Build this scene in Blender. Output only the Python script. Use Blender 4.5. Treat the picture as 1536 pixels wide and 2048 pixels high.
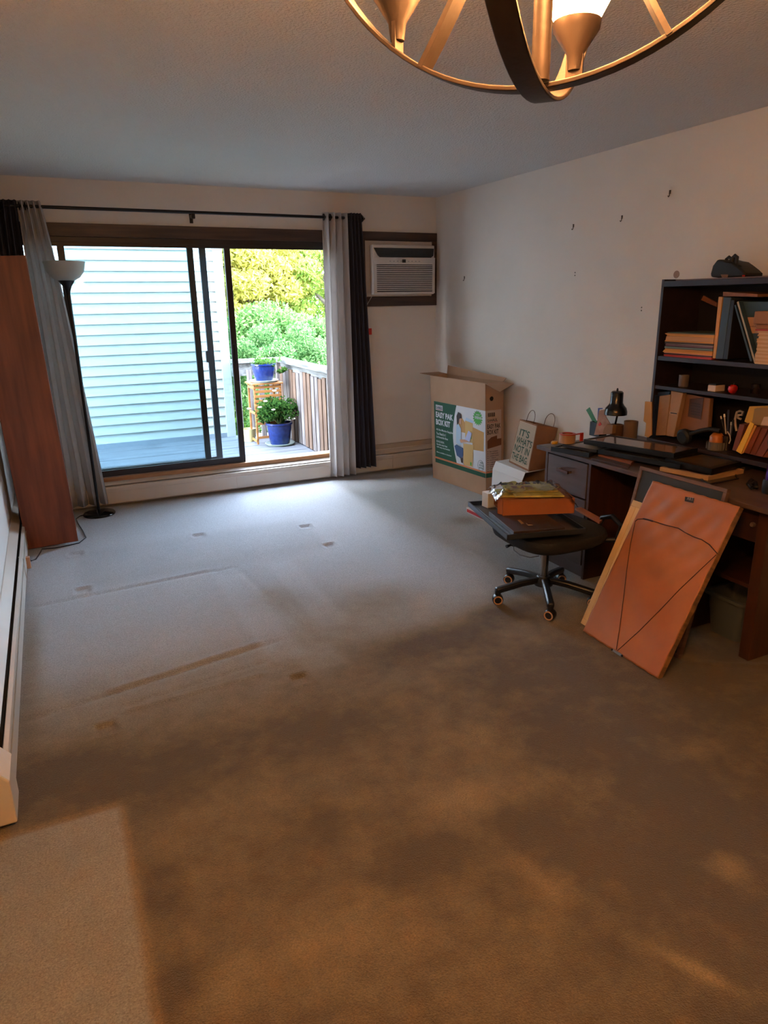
import bpy, math, random
import numpy as np
from mathutils import Vector, Matrix, Euler
for o in list(bpy.data.objects): bpy.data.objects.remove(o)
SC = bpy.context.scene; COL = SC.collection
R = math.radians
# ---------------- camera ----------------
CAM = Vector((-3.333, -5.893, 1.5626)); YAW, PIT, ROL, FPX = R(25.14), R(16.914), R(-0.9545), 1386.9
Fv = Vector((math.sin(YAW)*math.cos(PIT), math.cos(YAW)*math.cos(PIT), -math.sin(PIT)))
R0 = Vector((math.cos(YAW), -math.sin(YAW), 0)); U0 = R0.cross(Fv)
Rv = R0*math.cos(ROL)+U0*math.sin(ROL); Uv = -R0*math.sin(ROL)+U0*math.cos(ROL)
cd = bpy.data.cameras.new('camera'); cam = bpy.data.objects.new('camera', cd); COL.objects.link(cam)
m = Matrix((Rv, Uv, -Fv)).transposed().to_4x4(); m.translation = CAM; cam.matrix_world = m
cd.sensor_fit = 'VERTICAL'; cd.sensor_height = 24; cd.lens = 24*FPX/2048; cd.clip_start = .02; cd.clip_end = 200
SC.camera = cam
def at(u, v, axis, val):            # a point of the photograph on the plane axis = val
    d = Fv*FPX+Rv*(u-768)+Uv*(1024-v); return CAM+d*((val-CAM[axis])/d[axis])
# ---------------- sky, sun, lights, exposure ----------------
w = bpy.data.worlds.new('sky'); SC.world = w; w.use_nodes = True; nt = w.node_tree
sky = nt.nodes.new('ShaderNodeTexSky'); sky.sky_type = 'NISHITA'; sky.sun_disc = False
sky.sun_elevation = R(48); sky.sun_rotation = R(-35); sky.air_density = 1.0; sky.dust_density = 1.5
hz = nt.nodes.new('ShaderNodeMix'); hz.data_type = 'RGBA'; hz.inputs[0].default_value = .6; hz.inputs[7].default_value = (1.58, 1.74, 1.88, 1)   # thin high cloud
nt.links.new(sky.outputs[0], hz.inputs[6]); nt.links.new(hz.outputs[2], nt.nodes['Background'].inputs[0]); nt.nodes['Background'].inputs[1].default_value = 2.3
def light(name, kind, loc, energy, color, **k):
    l = bpy.data.lights.new(name, kind); o = bpy.data.objects.new(name, l); COL.objects.link(o)
    o.location = loc; l.energy = energy; l.color = color
    for a, b in k.items(): setattr(l, a, b)
    return o
sun = light('sun', 'SUN', (0, 0, 8), 3.4, (1, .95, .82), angle=R(1))
sun.rotation_euler = Vector((-.95, .45, 1.0)).to_track_quat('Z', 'Y').to_euler()
por = light('door_portal', 'AREA', (-2.25, .16, 1.15), 1, (1, 1, 1), shape='RECTANGLE', size=2.5, size_y=1.9)
por.rotation_euler = (R(-90), 0, 0); por.data.cycles.is_portal = True
SC.view_settings.view_transform = 'Standard'; SC.view_settings.look = 'None'
SC.view_settings.exposure = 3.0; SC.view_settings.gamma = 1; SC.view_settings.use_curve_mapping = False
BULB = 28.0
# ---------------- helpers ----------------
def lin(h):
    if not isinstance(h, str): return (*h, 1)
    c = [int(h[i:i+2], 16)/255 for i in (0, 2, 4)]
    return (*[x/12.92 if x <= .04045 else ((x+.055)/1.055)**2.4 for x in c], 1)
MATS = {}
def M(name, col, rough=.6, metal=0., var=None, scale=8., stretch=(1, 1, 1), bump=0., bscale=60., spec=.5, emit=0., alpha=1., trans=0., isl=0., det=4.):
    """procedural material: base colour, optional second colour mixed by noise, optional bump, optional per piece variation"""
    if name in MATS: return MATS[name]
    m = bpy.data.materials.new(name); m.use_nodes = True; n = m.node_tree.nodes; L = m.node_tree.links; p = n['Principled BSDF']
    p.inputs['Roughness'].default_value = rough; p.inputs['Metallic'].default_value = metal
    p.inputs['Specular IOR Level'].default_value = spec; p.inputs['Transmission Weight'].default_value = trans
    p.inputs['Base Color'].default_value = lin(col); p.inputs['Alpha'].default_value = alpha
    tc = n.new('ShaderNodeTexCoord'); out = None
    if var:
        mp = n.new('ShaderNodeMapping'); mp.inputs['Scale'].default_value = stretch; L.new(tc.outputs['Object'], mp.inputs[0])
        no = n.new('ShaderNodeTexNoise'); no.inputs['Scale'].default_value = scale; no.inputs['Detail'].default_value = det; L.new(mp.outputs[0], no.inputs[0])
        ra = n.new('ShaderNodeValToRGB'); ra.color_ramp.elements[0].position = .35; ra.color_ramp.elements[1].position = .65
        ra.color_ramp.elements[0].color = lin(col); ra.color_ramp.elements[1].color = lin(var); L.new(no.outputs[0], ra.inputs[0]); out = ra.outputs[0]
    if isl:
        g = n.new('ShaderNodeNewGeometry'); h = n.new('ShaderNodeHueSaturation'); mr = n.new('ShaderNodeMapRange')
        mr.inputs[3].default_value = 1-isl; mr.inputs[4].default_value = 1+isl; L.new(g.outputs['Random Per Island'], mr.inputs[0]); L.new(mr.outputs[0], h.inputs['Value'])
        if out: L.new(out, h.inputs['Color'])
        else: h.inputs['Color'].default_value = lin(col)
        out = h.outputs[0]
    if out: L.new(out, p.inputs['Base Color'])
    if bump:
        nb = n.new('ShaderNodeTexNoise'); nb.inputs['Scale'].default_value = bscale; nb.inputs['Detail'].default_value = 3; L.new(tc.outputs['Object'], nb.inputs[0])
        b = n.new('ShaderNodeBump'); b.inputs['Strength'].default_value = bump; b.inputs['Distance'].default_value = .01; L.new(nb.outputs[0], b.inputs['Height']); L.new(b.outputs[0], p.inputs['Normal'])
    if emit: p.inputs['Emission Color'].default_value = lin(col); p.inputs['Emission Strength'].default_value = emit
    MATS[name] = m; return m
def wood(name, c1, c2, grain=(1, 1, 14), scale=3., rough=.5, bump=.15, isl=0.):
    """streaky wood: noise squeezed along the grain"""
    if name in MATS: return MATS[name]
    m = M(name, c1, rough, var=c2, scale=scale, stretch=grain, isl=isl, det=8.)
    n = m.node_tree.nodes; L = m.node_tree.links; mp = [x for x in n if x.type == 'MAPPING'][0]
    nb = n.new('ShaderNodeTexNoise'); nb.inputs['Scale'].default_value = scale*4; nb.inputs['Detail'].default_value = 6; L.new(mp.outputs[0], nb.inputs[0])
    b = n.new('ShaderNodeBump'); b.inputs['Strength'].default_value = bump; b.inputs['Distance'].default_value = .004
    L.new(nb.outputs[0], b.inputs['Height']); L.new(b.outputs[0], n['Principled BSDF'].inputs['Normal']); return m
def glassy(name, tint, rough=.02, ior=1.45, gl=1.0):
    """thin sheet: tinted clear pass plus surface reflection by angle"""
    if name in MATS: return MATS[name]
    m = bpy.data.materials.new(name); m.use_nodes = True; n = m.node_tree.nodes; L = m.node_tree.links; n.clear()
    o = n.new('ShaderNodeOutputMaterial'); t = n.new('ShaderNodeBsdfTransparent'); t.inputs[0].default_value = lin(tint)
    g = n.new('ShaderNodeBsdfGlossy'); g.inputs['Roughness'].default_value = rough; g.inputs[0].default_value = (gl, gl, gl, 1)
    f = n.new('ShaderNodeFresnel'); f.inputs[0].default_value = ior; x = n.new('ShaderNodeMixShader')
    L.new(f.outputs[0], x.inputs[0]); L.new(t.outputs[0], x.inputs[1]); L.new(g.outputs[0], x.inputs[2]); L.new(x.outputs[0], o.inputs[0]); MATS[name] = m; return m
class B:
    def __init__(s): s.v = []; s.f = []; s.k = []
    def add(s, vs, fs, k=0, X=None):
        n = len(s.v); s.v += [(X @ Vector(p)) if X is not None else Vector(p) for p in vs]
        s.f += [tuple(i+n for i in f) for f in fs]; s.k += [k]*len(fs); return s
    def box(s, x0, x1, y0, y1, z0, z1, k=0, X=None):
        v = [(x, y, z) for z in (z0, z1) for y in (y0, y1) for x in (x0, x1)]
        return s.add(v, [(0, 2, 3, 1), (4, 5, 7, 6), (0, 1, 5, 4), (2, 6, 7, 3), (0, 4, 6, 2), (1, 3, 7, 5)], k, X)
    def hexa(s, b, t, k=0):          # eight corners: bottom ring, top ring
        return s.add(list(b)+list(t), [(3, 2, 1, 0), (4, 5, 6, 7), (0, 1, 5, 4), (1, 2, 6, 5), (2, 3, 7, 6), (3, 0, 4, 7)], k)
    def prism(s, poly, d, k=0, X=None):
        n = len(poly); d = Vector(d); v = [Vector(p) for p in poly]; v += [p+d for p in v]
        return s.add(v, [tuple(range(n))[::-1], tuple(range(n, 2*n))]+[(i, (i+1) % n, (i+1) % n+n, i+n) for i in range(n)], k, X)
    def lathe(s, prof, c=(0, 0, 0), n=24, k=0, X=None, sx=1, sy=1):
        v = []; f = []; q = len(prof)
        for j in range(n):
            a = 2*math.pi*j/n
            for r, z in prof: v.append((c[0]+sx*r*math.cos(a), c[1]+sy*r*math.sin(a), c[2]+z))
        for j in range(n):
            a, b = j*q, ((j+1) % n)*q
            for i in range(q-1): f.append((a+i, b+i, b+i+1, a+i+1))
        if prof[0] != prof[-1]: f.append(tuple(j*q for j in range(n))[::-1]); f.append(tuple(j*q+q-1 for j in range(n)))
        return s.add(v, f, k, X)
    def tube(s, pts, r, n=8, k=0, X=None, closed=False, flat=None, up=(0, 0, 1)):
        """tube along pts; r number or list; flat=(w,t) gives a flat bar instead"""
        P = [Vector(p) for p in pts]; v = []; f = []; m = len(P); nrm = None
        for i, p in enumerate(P):
            a = P[i-1] if (i or closed) else p; b = P[(i+1) % m] if (i < m-1 or closed) else p; t = (b-a).normalized()
            u = Vector(up); e = t.cross(u)
            if e.length < 1e-3: e = t.cross(Vector((1, 0, 0.1)))
            e.normalize()
            if nrm is not None and flat is None:
                e = (nrm-t*nrm.dot(t)).normalized()
            nrm = e; g = e.cross(t); rr = r[i] if hasattr(r, '__len__') else r
            if flat:
                for x, y in ((1, 1), (-1, 1), (-1, -1), (1, -1)): v.append(p+e*flat[0]/2*x+g*flat[1]/2*y)
            else:
                for j in range(n): v.append(p+(e*math.cos(2*math.pi*j/n)+g*math.sin(2*math.pi*j/n))*rr)
        if flat: n = 4
        for i in range(m if closed else m-1):
            a, b = i*n, ((i+1) % m)*n
            for j in range(n): f.append((a+j, a+(j+1) % n, b+(j+1) % n, b+j))
        if not closed: f.append(tuple(range(n))[::-1]); f.append(tuple(range((m-1)*n, m*n)))
        return s.add(v, f, k, X)
    def sheet(s, fn, nu, nv, k=0, X=None):
        v = [fn(i/nu, j/nv) for j in range(nv+1) for i in range(nu+1)]
        return s.add(v, [(j*(nu+1)+i, j*(nu+1)+i+1, (j+1)*(nu+1)+i+1, (j+1)*(nu+1)+i) for j in range(nv) for i in range(nu)], k, X)
    def mesh(s, name, mats):
        me = bpy.data.meshes.new(name); me.from_pydata([tuple(p) for p in s.v], [], s.f); mats = mats if isinstance(mats, (list, tuple)) else [mats]
        for q in mats: me.materials.append(q)
        me.polygons.foreach_set('material_index', s.k); me.update(); return me
    def out(s, name, mats, parent=None, smooth=False, bevel=0, local=False, base=None, thick=0, sub=0, label=None):
        if parent is not None and not local:
            W = wm(parent).inverted(); s.v = [W @ p for p in s.v]
        if base is not None: bv = Vector(base); s.v = [p-bv for p in s.v]
        me = s.mesh(name, mats); o = bpy.data.objects.new(name, me); COL.objects.link(o)
        if parent is not None: o.parent = parent
        if base is not None: o.location = base
        if smooth:
            me.polygons.foreach_set('use_smooth', [True]*len(me.polygons))
            if smooth != 2: me.set_sharp_from_angle(angle=R(40))
        if thick: q = o.modifiers.new('thickness', 'SOLIDIFY'); q.thickness = thick; q.offset = 0
        if bevel: q = o.modifiers.new('bevel', 'BEVEL'); q.width = bevel; q.segments = 2; q.limit_method = 'ANGLE'; q.angle_limit = R(50)
        if sub: q = o.modifiers.new('subdivision', 'SUBSURF'); q.levels = q.render_levels = sub
        if label: o['label'] = label
        return o
def wm(o):
    m = o.matrix_basis.copy()
    while o.parent: o = o.parent; m = o.matrix_basis @ m
    return m
def tag(o, label, cat, group=None, kind=None):
    o['label'] = label; o['category'] = cat
    if group: o['group'] = group
    if kind: o['kind'] = kind
    return o
def thing(name, label, cat, loc=(0, 0, 0), rot=(0, 0, 0), group=None):
    o = bpy.data.objects.new(name, None); COL.objects.link(o); o.location = loc; o.rotation_euler = rot; o.empty_display_size = .05
    return tag(o, label, cat, group)
def struct(b, name, mat, parent=None, **k):
    o = b.out(name, mat, parent, **k)
    if parent is None: o['kind'] = 'structure'
    return o
def again(o, name=None, **loc):      # copy sharing the mesh
    c = o.copy(); COL.objects.link(c)
    for a, b in loc.items(): setattr(c, a, b)
    return c
def text(name, s, mat, parent, origin, ux, uy, w, h, off=.0006, bold=0.012, n=None):
    """flat lettering filling a w x h rectangle; origin is its lower left corner, ux / uy its axes (world)"""
    cu = bpy.data.curves.new(name, 'FONT'); cu.body = s; cu.offset = bold; cu.resolution_u = 3; cu.space_line = .85
    t = bpy.data.objects.new(name, cu); COL.objects.link(t); dg = bpy.context.evaluated_depsgraph_get(); dg.update()
    me = bpy.data.meshes.new_from_object(t.evaluated_get(dg)); bpy.data.objects.remove(t)
    ux = Vector(ux).normalized(); uy = Vector(uy).normalized(); nn = ux.cross(uy).normalized(); O = Vector(origin)+nn*off
    xs = [v.co.x for v in me.vertices]; ys = [v.co.y for v in me.vertices]; x0, x1, y0, y1 = min(xs), max(xs), min(ys), max(ys)
    W = wm(parent).inverted() if parent else Matrix()
    for v in me.vertices: v.co = W @ (O+ux*((v.co.x-x0)/(x1-x0)*w)+uy*((v.co.y-y0)/(y1-y0)*h))
    me.materials.clear(); me.materials.append(mat); me.update(); o = bpy.data.objects.new(name, me); COL.objects.link(o); o.parent = parent; return o
random.seed(3); rnd = random.uniform
# ---------------- materials ----------------
WALL = M('wall_paint', 'd6d1ca', .75, var='cfcac2', scale=1.3, bump=.12, bscale=140)
CEIL = M('popcorn_ceiling', 'cdcac6', .9, bump=1.0, bscale=95)
TRIM = M('heater_enamel', 'c4bcb0', .45, var='bab2a6', scale=3)
GAP = M('dark_gap', '1a1614', .8)
BRONZE = M('bronze_aluminium', '2a2322', .4, .3)
DWOOD = wood('dark_casing_wood', '4a3328', '2e1d17', (1, 6, 14), 2.5, .45)
OAKSILL = wood('oak_sill', 'a87a4e', '8c6038', (2, 14, 14), 3, .5)
BLACK = M('black_metal', '141416', .35, .4)
# ---------------- carpet ----------------
def carpet():
    x0, x1, y0, y1 = -3.71, 0.0, -8.0, 0.0
    xs = np.linspace(x0, x1, 300); ys = np.linspace(y0, y1, 620); X, Y = np.meshgrid(xs, ys); Z = np.zeros_like(X)
    S = np.zeros_like(X); Lg = np.zeros_like(X)
    sm = lambda e0, e1, v: np.clip((v-e0)/(e1-e0), 0, 1)**2*(3-2*np.clip((v-e0)/(e1-e0), 0, 1))
    S += .62*sm(-2.6, -3.7, Y)+.17*sm(-1.0, -2.6, Y)
    def blob(u, v, rx, ry, a, arr, rot=0):
        p = at(u, v, 2, 0); dx = X-p.x; dy = Y-p.y; c, s_ = math.cos(rot), math.sin(rot)
        arr += a*np.exp(-(((dx*c+dy*s_)/rx)**2+((-dx*s_+dy*c)/ry)**2))
    for q in [(1290, 1800, .17, .13, .9), (1500, 1640, .3, .25, .55), (560, 1195, .2, .2, .2), (760, 1200, .3, .2, .26), (860, 1285, .3, .13, .5),
              (1010, 1225, .25, .12, .55), (1080, 1330, .3, .2, .3), (1180, 1450, .3, .2, .35), (1500, 1990, .15, .2, .6), (330, 1775, .05, .09, .5), (345, 1985, .05, .06, .4),
              (120, 1540, .2, .12, .35), (560, 1480, .4, .12, .35), (300, 1545, .3, .1, .35), (930, 1040, .12, .12, .35), (1030, 1790, .06, .08, .5), (640, 1650, .1, .08, .25),
              (850, 1730, .15, .08, .3), (1050, 1640, .1, .08, .3), (1150, 1700, .15, .1, .4), (60, 1300, .05, .7, .35), (640, 1250, .3, .3, .15), (1400, 1450, .4, .3, .4)]: blob(*q, S)
    for q in [(930, 1600, .13, .09, .7), (1450, 1735, .07, .05, 1.1), (1385, 1935, .09, .02, 1.2, -1.1), (950, 1470, .15, .08, .3), (470, 1980, .1, .08, .35), (700, 1850, .3, .12, .35),
              (1100, 1800, .1, .1, .4), (1020, 1500, .1, .06, .3), (1390, 1500, .1, .05, .35), (1250, 1390, .12, .06, .25), (1060, 1745, .05, .12, .4, .6)]: blob(*q[:5], Lg, *(q[5:]))
    # unsoiled rectangle where furniture stood
    rect = sm(-3.318, -3.33, X)*sm(-3.79, -3.81, Y); S += .3*sm(-2.2, -1.0, X)*sm(-3.6, -4.4, Y); S *= (1-rect*.52); edge = np.exp(-((X+3.315)/.012)**2)*sm(-3.79, -3.83, Y)+np.exp(-((Y+3.79)/.012)**2)*sm(-3.3, -3.34, X)  # also darkens the near right part of the floor
    # far furniture footprints: paler strips left on the pile
    for (a, b, c, d) in [(-2.62, -2.44, -3.1, -1.95), (-2.28, -2.12, -2.9, -1.9), (-2.5, -2.3, -3.3, -3.05)]:
        S -= .09*sm(a-.03, a+.03, X)*sm(b+.03, b-.03, X)*sm(c-.05, c+.05, Y)*sm(d+.05, d-.05, Y)
    S += .12*sm(-3.4, -3.3, X)*sm(-1.75, -1.85, X)*sm(-1.9, -1.7, Y)*sm(-1.0, -1.2, Y)
    # dents and ridges of crushed pile (real relief)
    def ridge(ax, ay, bx, by, w_, h):
        dx, dy = bx-ax, by-ay; L2 = dx*dx+dy*dy; t = ((X-ax)*dx+(Y-ay)*dy)/L2; d = np.abs((X-ax)*dy-(Y-ay)*dx)/math.sqrt(L2)
        return h*np.exp(-(d/w_)**2)*sm(-.03, .03, t)*sm(1.03, .97, t)
    for q in [(-3.6, -1.93, -2.60, -1.85, .02, -.010), (-3.0, -1.87, -2.62, -1.83, .018, .009), (-2.6, -1.87, -2.45, -1.85, .015, -.008), (-3.6, -3.12, -2.5, -2.92, .02, -.010), (-3.3, -3.04, -2.6, -2.9, .02, .009),
              (-3.25, -3.19, -2.62, -3.1, .012, -.007), (-3.25, -3.235, -2.66, -3.2, .014, .010), (-2.45, -1.95, -2.35, -3.05, .02, -.006), (-2.62, -3.12, -2.5, -3.2, .02, .006),
              (-3.33, -3.8, -3.33, -6, .012, -.004), (-3.7, -3.8, -3.33, -3.8, .012, -.004), (-.9, -4.0, -.4, -4.3, .015, .008)]: Z += ridge(*q)
    for (u, v) in [(151, 1108), (398, 1071), (612, 1053), (660, 1090), (165, 1180), (600, 1357), (210, 1457)]:
        p = at(u, v, 2, 0); d = np.maximum(np.abs(X-p.x), np.abs(Y-p.y)); Z -= .013*sm(.046, .032, d); Z += .004*np.exp(-((d-.055)/.012)**2)
    n = len(xs); idx = np.arange(len(xs)*len(ys)).reshape(len(ys), n)
    F = np.stack([idx[:-1, :-1], idx[:-1, 1:], idx[1:, 1:], idx[1:, :-1]], -1).reshape(-1, 4)
    Z *= .9; me = bpy.data.meshes.new('floor'); me.vertices.add(X.size); me.vertices.foreach_set('co', np.stack([X, Y, Z-.001], -1).ravel().astype('f'))
    me.loops.add(F.size); me.loops.foreach_set('vertex_index', F.ravel().astype('i')); me.polygons.add(len(F)); me.polygons.foreach_set('loop_start', np.arange(0, F.size, 4, dtype='i'))
    me.update(); me.validate(); me.polygons.foreach_set('use_smooth', [True]*len(F))
    ca = me.color_attributes.new('wear_and_light', 'FLOAT_COLOR', 'POINT')
    ca.data.foreach_set('color', np.stack([np.clip(S, 0, 1), np.clip(Lg, 0, 1), np.clip(edge, 0, 1), rect], -1).ravel().astype('f'))
    o = bpy.data.objects.new('floor', me); COL.objects.link(o); o['kind'] = 'structure'; o['label'] = 'worn beige carpet with brown traffic stains and furniture dents'
    m = bpy.data.materials.new('carpet_pile'); m.use_nodes = True; N = m.node_tree.nodes; L = m.node_tree.links; p = N['Principled BSDF']
    p.inputs['Roughness'].default_value = .95; p.inputs['Specular IOR Level'].default_value = .1; p.inputs['Sheen Weight'].default_value = .25
    tc = N.new('ShaderNodeTexCoord'); at_ = N.new('ShaderNodeAttribute'); at_.attribute_name = 'wear_and_light'; sp = N.new('ShaderNodeSeparateColor'); L.new(at_.outputs['Color'], sp.inputs[0])
    def noise(sc, det=4, rough=.5):
        q = N.new('ShaderNodeTexNoise'); q.inputs['Scale'].default_value = sc; q.inputs['Detail'].default_value = det; q.inputs['Roughness'].default_value = rough; L.new(tc.outputs['Object'], q.inputs[0]); return q.outputs[0]
    def math_(op, a, b, c=None, clamp=False):
        q = N.new('ShaderNodeMath'); q.operation = op; q.use_clamp = clamp
        for i, v in enumerate((a, b) if c is None else (a, b, c)):
            if isinstance(v, (int, float)): q.inputs[i].default_value = v
            else: L.new(v, q.inputs[i])
        return q.outputs[0]
    def mix(fac, a, b, mode='MIX'):
        q = N.new('ShaderNodeMix'); q.data_type = 'RGBA'; q.blend_type = mode
        for i, v in ((0, fac), (6, a), (7, b)):
            if isinstance(v, (int, float)): q.inputs[i].default_value = v
            elif isinstance(v, tuple): q.inputs[i].default_value = v
            else: L.new(v, q.inputs[i])
        return q.outputs[2]
    big = math_('SUBTRACT', noise(2.6, 6, .62), .5); mid = math_('SUBTRACT', noise(11, 5, .6), .5)
    soil = math_('MULTIPLY', math_('ADD', 1.0, math_('MULTIPLY_ADD', big, .85, math_('MULTIPLY', mid, .75))), sp.outputs[0])
    soil = math_('SUBTRACT', soil, math_('MULTIPLY', sp.outputs[1], .55), clamp=True)
    c = mix(math_('MULTIPLY_ADD', sp.outputs[0], 1.45, -.25, clamp=True), lin('b3b8bb'), lin('9e8652')); c = mix(soil, c, lin('44300f'))  # daylight's blue put in the clean tone; near yellow is ageing plus lamplight
    c = mix(math_('MULTIPLY', sp.outputs[2], .35), c, lin('a8895c'))
    spk = noise(190, 4, .75); sp2 = N.new('ShaderNodeMapRange'); L.new(spk, sp2.inputs[0]); sp2.inputs[1].default_value = .3; sp2.inputs[2].default_value = .7; sp2.inputs[3].default_value = .5; sp2.inputs[4].default_value = 1.42
    h = N.new('ShaderNodeHueSaturation'); L.new(c, h.inputs['Color']); L.new(sp2.outputs[0], h.inputs['Value']); L.new(h.outputs[0], p.inputs['Base Color'])
    bm = N.new('ShaderNodeBump'); bm.inputs['Strength'].default_value = 1; bm.inputs['Distance'].default_value = .008
    L.new(math_('ADD', noise(240, 4, .7), math_('MULTIPLY', noise(34, 3), .22)), bm.inputs['Height']); L.new(bm.outputs[0], p.inputs['Normal']); me.materials.append(m)
carpet()
# ---------------- room shell ----------------
YB = -8.0; H = 2.44; XL = -3.71
struct(B().box(XL-.15, .15, YB-.15, .15, H, H+.12), 'ceiling', CEIL)
struct(B().box(0, .15, YB-.15, .15, -.1, H), 'wall_right', WALL)
struct(B().box(XL-.15, XL, YB-.15, .15, -.1, H), 'wall_left', WALL)
struct(B().box(XL, 0, YB-.15, YB, -.1, H), 'wall_rear', WALL)
DX0, DX1, DZ0, DZ1 = -3.52, -.97, .20, 2.05      # glass door opening
b = B()
b.box(XL, DX0, 0, .15, -.1, H).box(DX0, DX1, 0, .15, DZ1, H).box(DX0, DX1, 0, .15, -.1, DZ0).box(DX1, -.70, 0, .15, -.1, H)
b.box(-.70, -.06, 0, .15, 2.08, H).box(-.70, -.06, 0, .15, -.1, 1.59).box(-.06, 0, 0, .15, -.1, H)
struct(b, 'wall_back', WALL)
struct(B().box(XL-.3, .3, YB-.3, .15, -.25, -.03), 'subfloor', M('concrete', '6a655e', .9))
# small scuffs on the right wall live in its own thin relief: nail holes and hooks are things below
# ---------------- sliding door ----------------
d = bpy.data.objects.new('door_1', None); COL.objects.link(d); d.location = (-2.25, 0, DZ0); d['kind'] = 'structure'; d['label'] = 'bronze aluminium sliding patio door, its inner panel slid to the left'
b = B().box(DX0-.03, DX1+.04, -.018, 0, 2.05, 2.142).box(DX0-.03, DX0, -.018, 0, DZ0, 2.05).box(DX1, DX1+.04, -.018, 0, DZ0, 2.05)
b.out('casing', DWOOD, d, bevel=.003, label='dark stained wood door casing')
b = B().box(DX0, DX1, -.005, .14, 2.012, 2.05).box(DX0, DX0+.04, 0, .14, DZ0, 2.02).box(DX1-.04, DX1, 0, .14, DZ0, 2.02)
b.box(DX0, DX1, .0, .012, 1.985, 2.02)
b.out('frame', BRONZE, d, bevel=.002)
B().box(DX0, DX1, -.02, .03, DZ0, .232).out('sill', OAKSILL, d, bevel=.002, label='orange brown wooden inner sill')
B().box(DX0, DX1, .03, .16, DZ0-.02, .222).out('threshold', M('weathered_sill', '8f7d6c', .6, var='a08f7c', scale=6), d)
GL = glassy('window_glass', 'dae5e8')
def panel(nm, x0, x1, y, st, z0=.235, z1=2.012, top=.012, bot=.05, mat=BRONZE, glass=True, lab=None):
    b = B().box(x0, x0+st, y-.014, y+.014, z0, z1).box(x1-st, x1, y-.014, y+.014, z0, z1)
    b.box(x0+st, x1-st, y-.014, y+.014, z0, z0+bot).box(x0+st, x1-st, y-.014, y+.014, z1-top, z1)
    o = b.out(nm, mat, d, bevel=.002, label=lab)
    if glass: B().box(x0+st, x1-st, y-.002, y+.002, z0+bot, z1-top).out('pane', GL, o)
    return o
panel('sliding_panel', -3.165, -1.893, .022, .048, lab='black framed glass panel slid left')
panel('fixed_panel', -3.47, -2.18, .062, .048, z0=.24)
sp_ = panel('screen_panel', -3.3, -2.072, .105, .052, z0=.24, mat=M('grey_screen_frame', '4b4b50', .45, .3), glass=False, lab='grey screen door frame without its mesh stretched')
B().box(-2.142, -2.118, .085, .112, 1.095, 1.19).out('handle', M('grey_screen_frame', '4b4b50'), sp_)
B().box(-1.935, -1.912, -.008, .008, 1.08, 1.24).out('latch', BLACK, d, bevel=.003)
# ---------------- baseboard heaters ----------------
def heater(nm, along, a0, a1, label, wall, sgn, seams, slotx=.0):
    """along: 0 runs on x in front of y=wall, 1 runs on y in front of x=wall; profile offset o from wall, height z"""
    t = thing(nm, label, 'heater', ((a0+a1)/2, wall, 0) if along == 0 else (wall, (a0+a1)/2, 0))
    def pr(poly, name, mat, s0=a0, s1=a1, **k):
        pts = [((s0, wall+sgn*o, z) if along == 0 else (wall+sgn*o, s0, z)) for o, z in poly]
        dd = (s1-s0, 0, 0) if along == 0 else (0, s1-s0, 0)
        return B().prism(pts, dd).out(name, mat, t, **k)
    pr([(.001, .03), (.006, .03), (.006, .205), (.001, .205)], 'back_plate', TRIM)
    pr([(.006, .203), (.006, .197), (.047, .172), (.05, .176)], 'damper', TRIM)
    pr([(.010, .04), (.055, .04), (.055, .15), (.010, .15)], 'heating_fins', GAP)
    pr([(.06, .162), (.064, .17), (.078, .166), (.08, .155), (.08, .03), (.076, .028), (.076, .152), (.072, .16)], 'front_cover', TRIM)
    pr([(.0815, .135), (.084, .137), (.084, .131), (.0815, .129)], 'front_lip', TRIM)
    b = B(); n = int(abs(a1-a0)/.022)                   # row of vent slots pressed in the sloping damper
    for i in range(n):
        s0 = a0+.03+i*.022*(1 if a1 > a0 else -1)
        pts = [((s0, wall+sgn*o, z) if along == 0 else (wall+sgn*o, s0, z)) for o, z in ((.034, .1835), (.042, .1786), (.042, .1796), (.034, .1845))]
        b.prism(pts, (.013, 0, 0) if along == 0 else (0, .013, 0))
    o = b.out('vent_slots', GAP, t); o['kind'] = 'stuff'
    for sx in seams:
        q = sx; pr([(.0805, .03), (.083, .03), (.083, .158), (.06, .172), (.058, .168), (.079, .155)], 'seam_cover', TRIM, q-.006, q+.006)
    return t
hb = heater('baseboard_heater', 0, XL+.09, -.02, 'long cream baseboard heater under the sliding door', 0, -1, (-2.0, -.5))
hl = heater('baseboard_heater', 1, -.09, -3.62, 'cream baseboard heater along the left wall with a sprung front cover', XL, 1, (-1.55,))
b = B().prism([(XL+.001, -3.60, 0.012), (XL+.088, -3.60, 0.012), (XL+.088, -3.60, .165), (XL+.06, -3.60, .2), (XL+.001, -3.60, .215)], (0, -.16, 0))
b.out('end_cap', TRIM, hl, bevel=.006)
struct(B().box(-.98, -.0, -.012, 0, .215, .262).box(-.98, -.0, -.016, 0, .25, .262), 'baseboard_back', M('beige_trim', 'b5a693', .6), bevel=.002)
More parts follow.
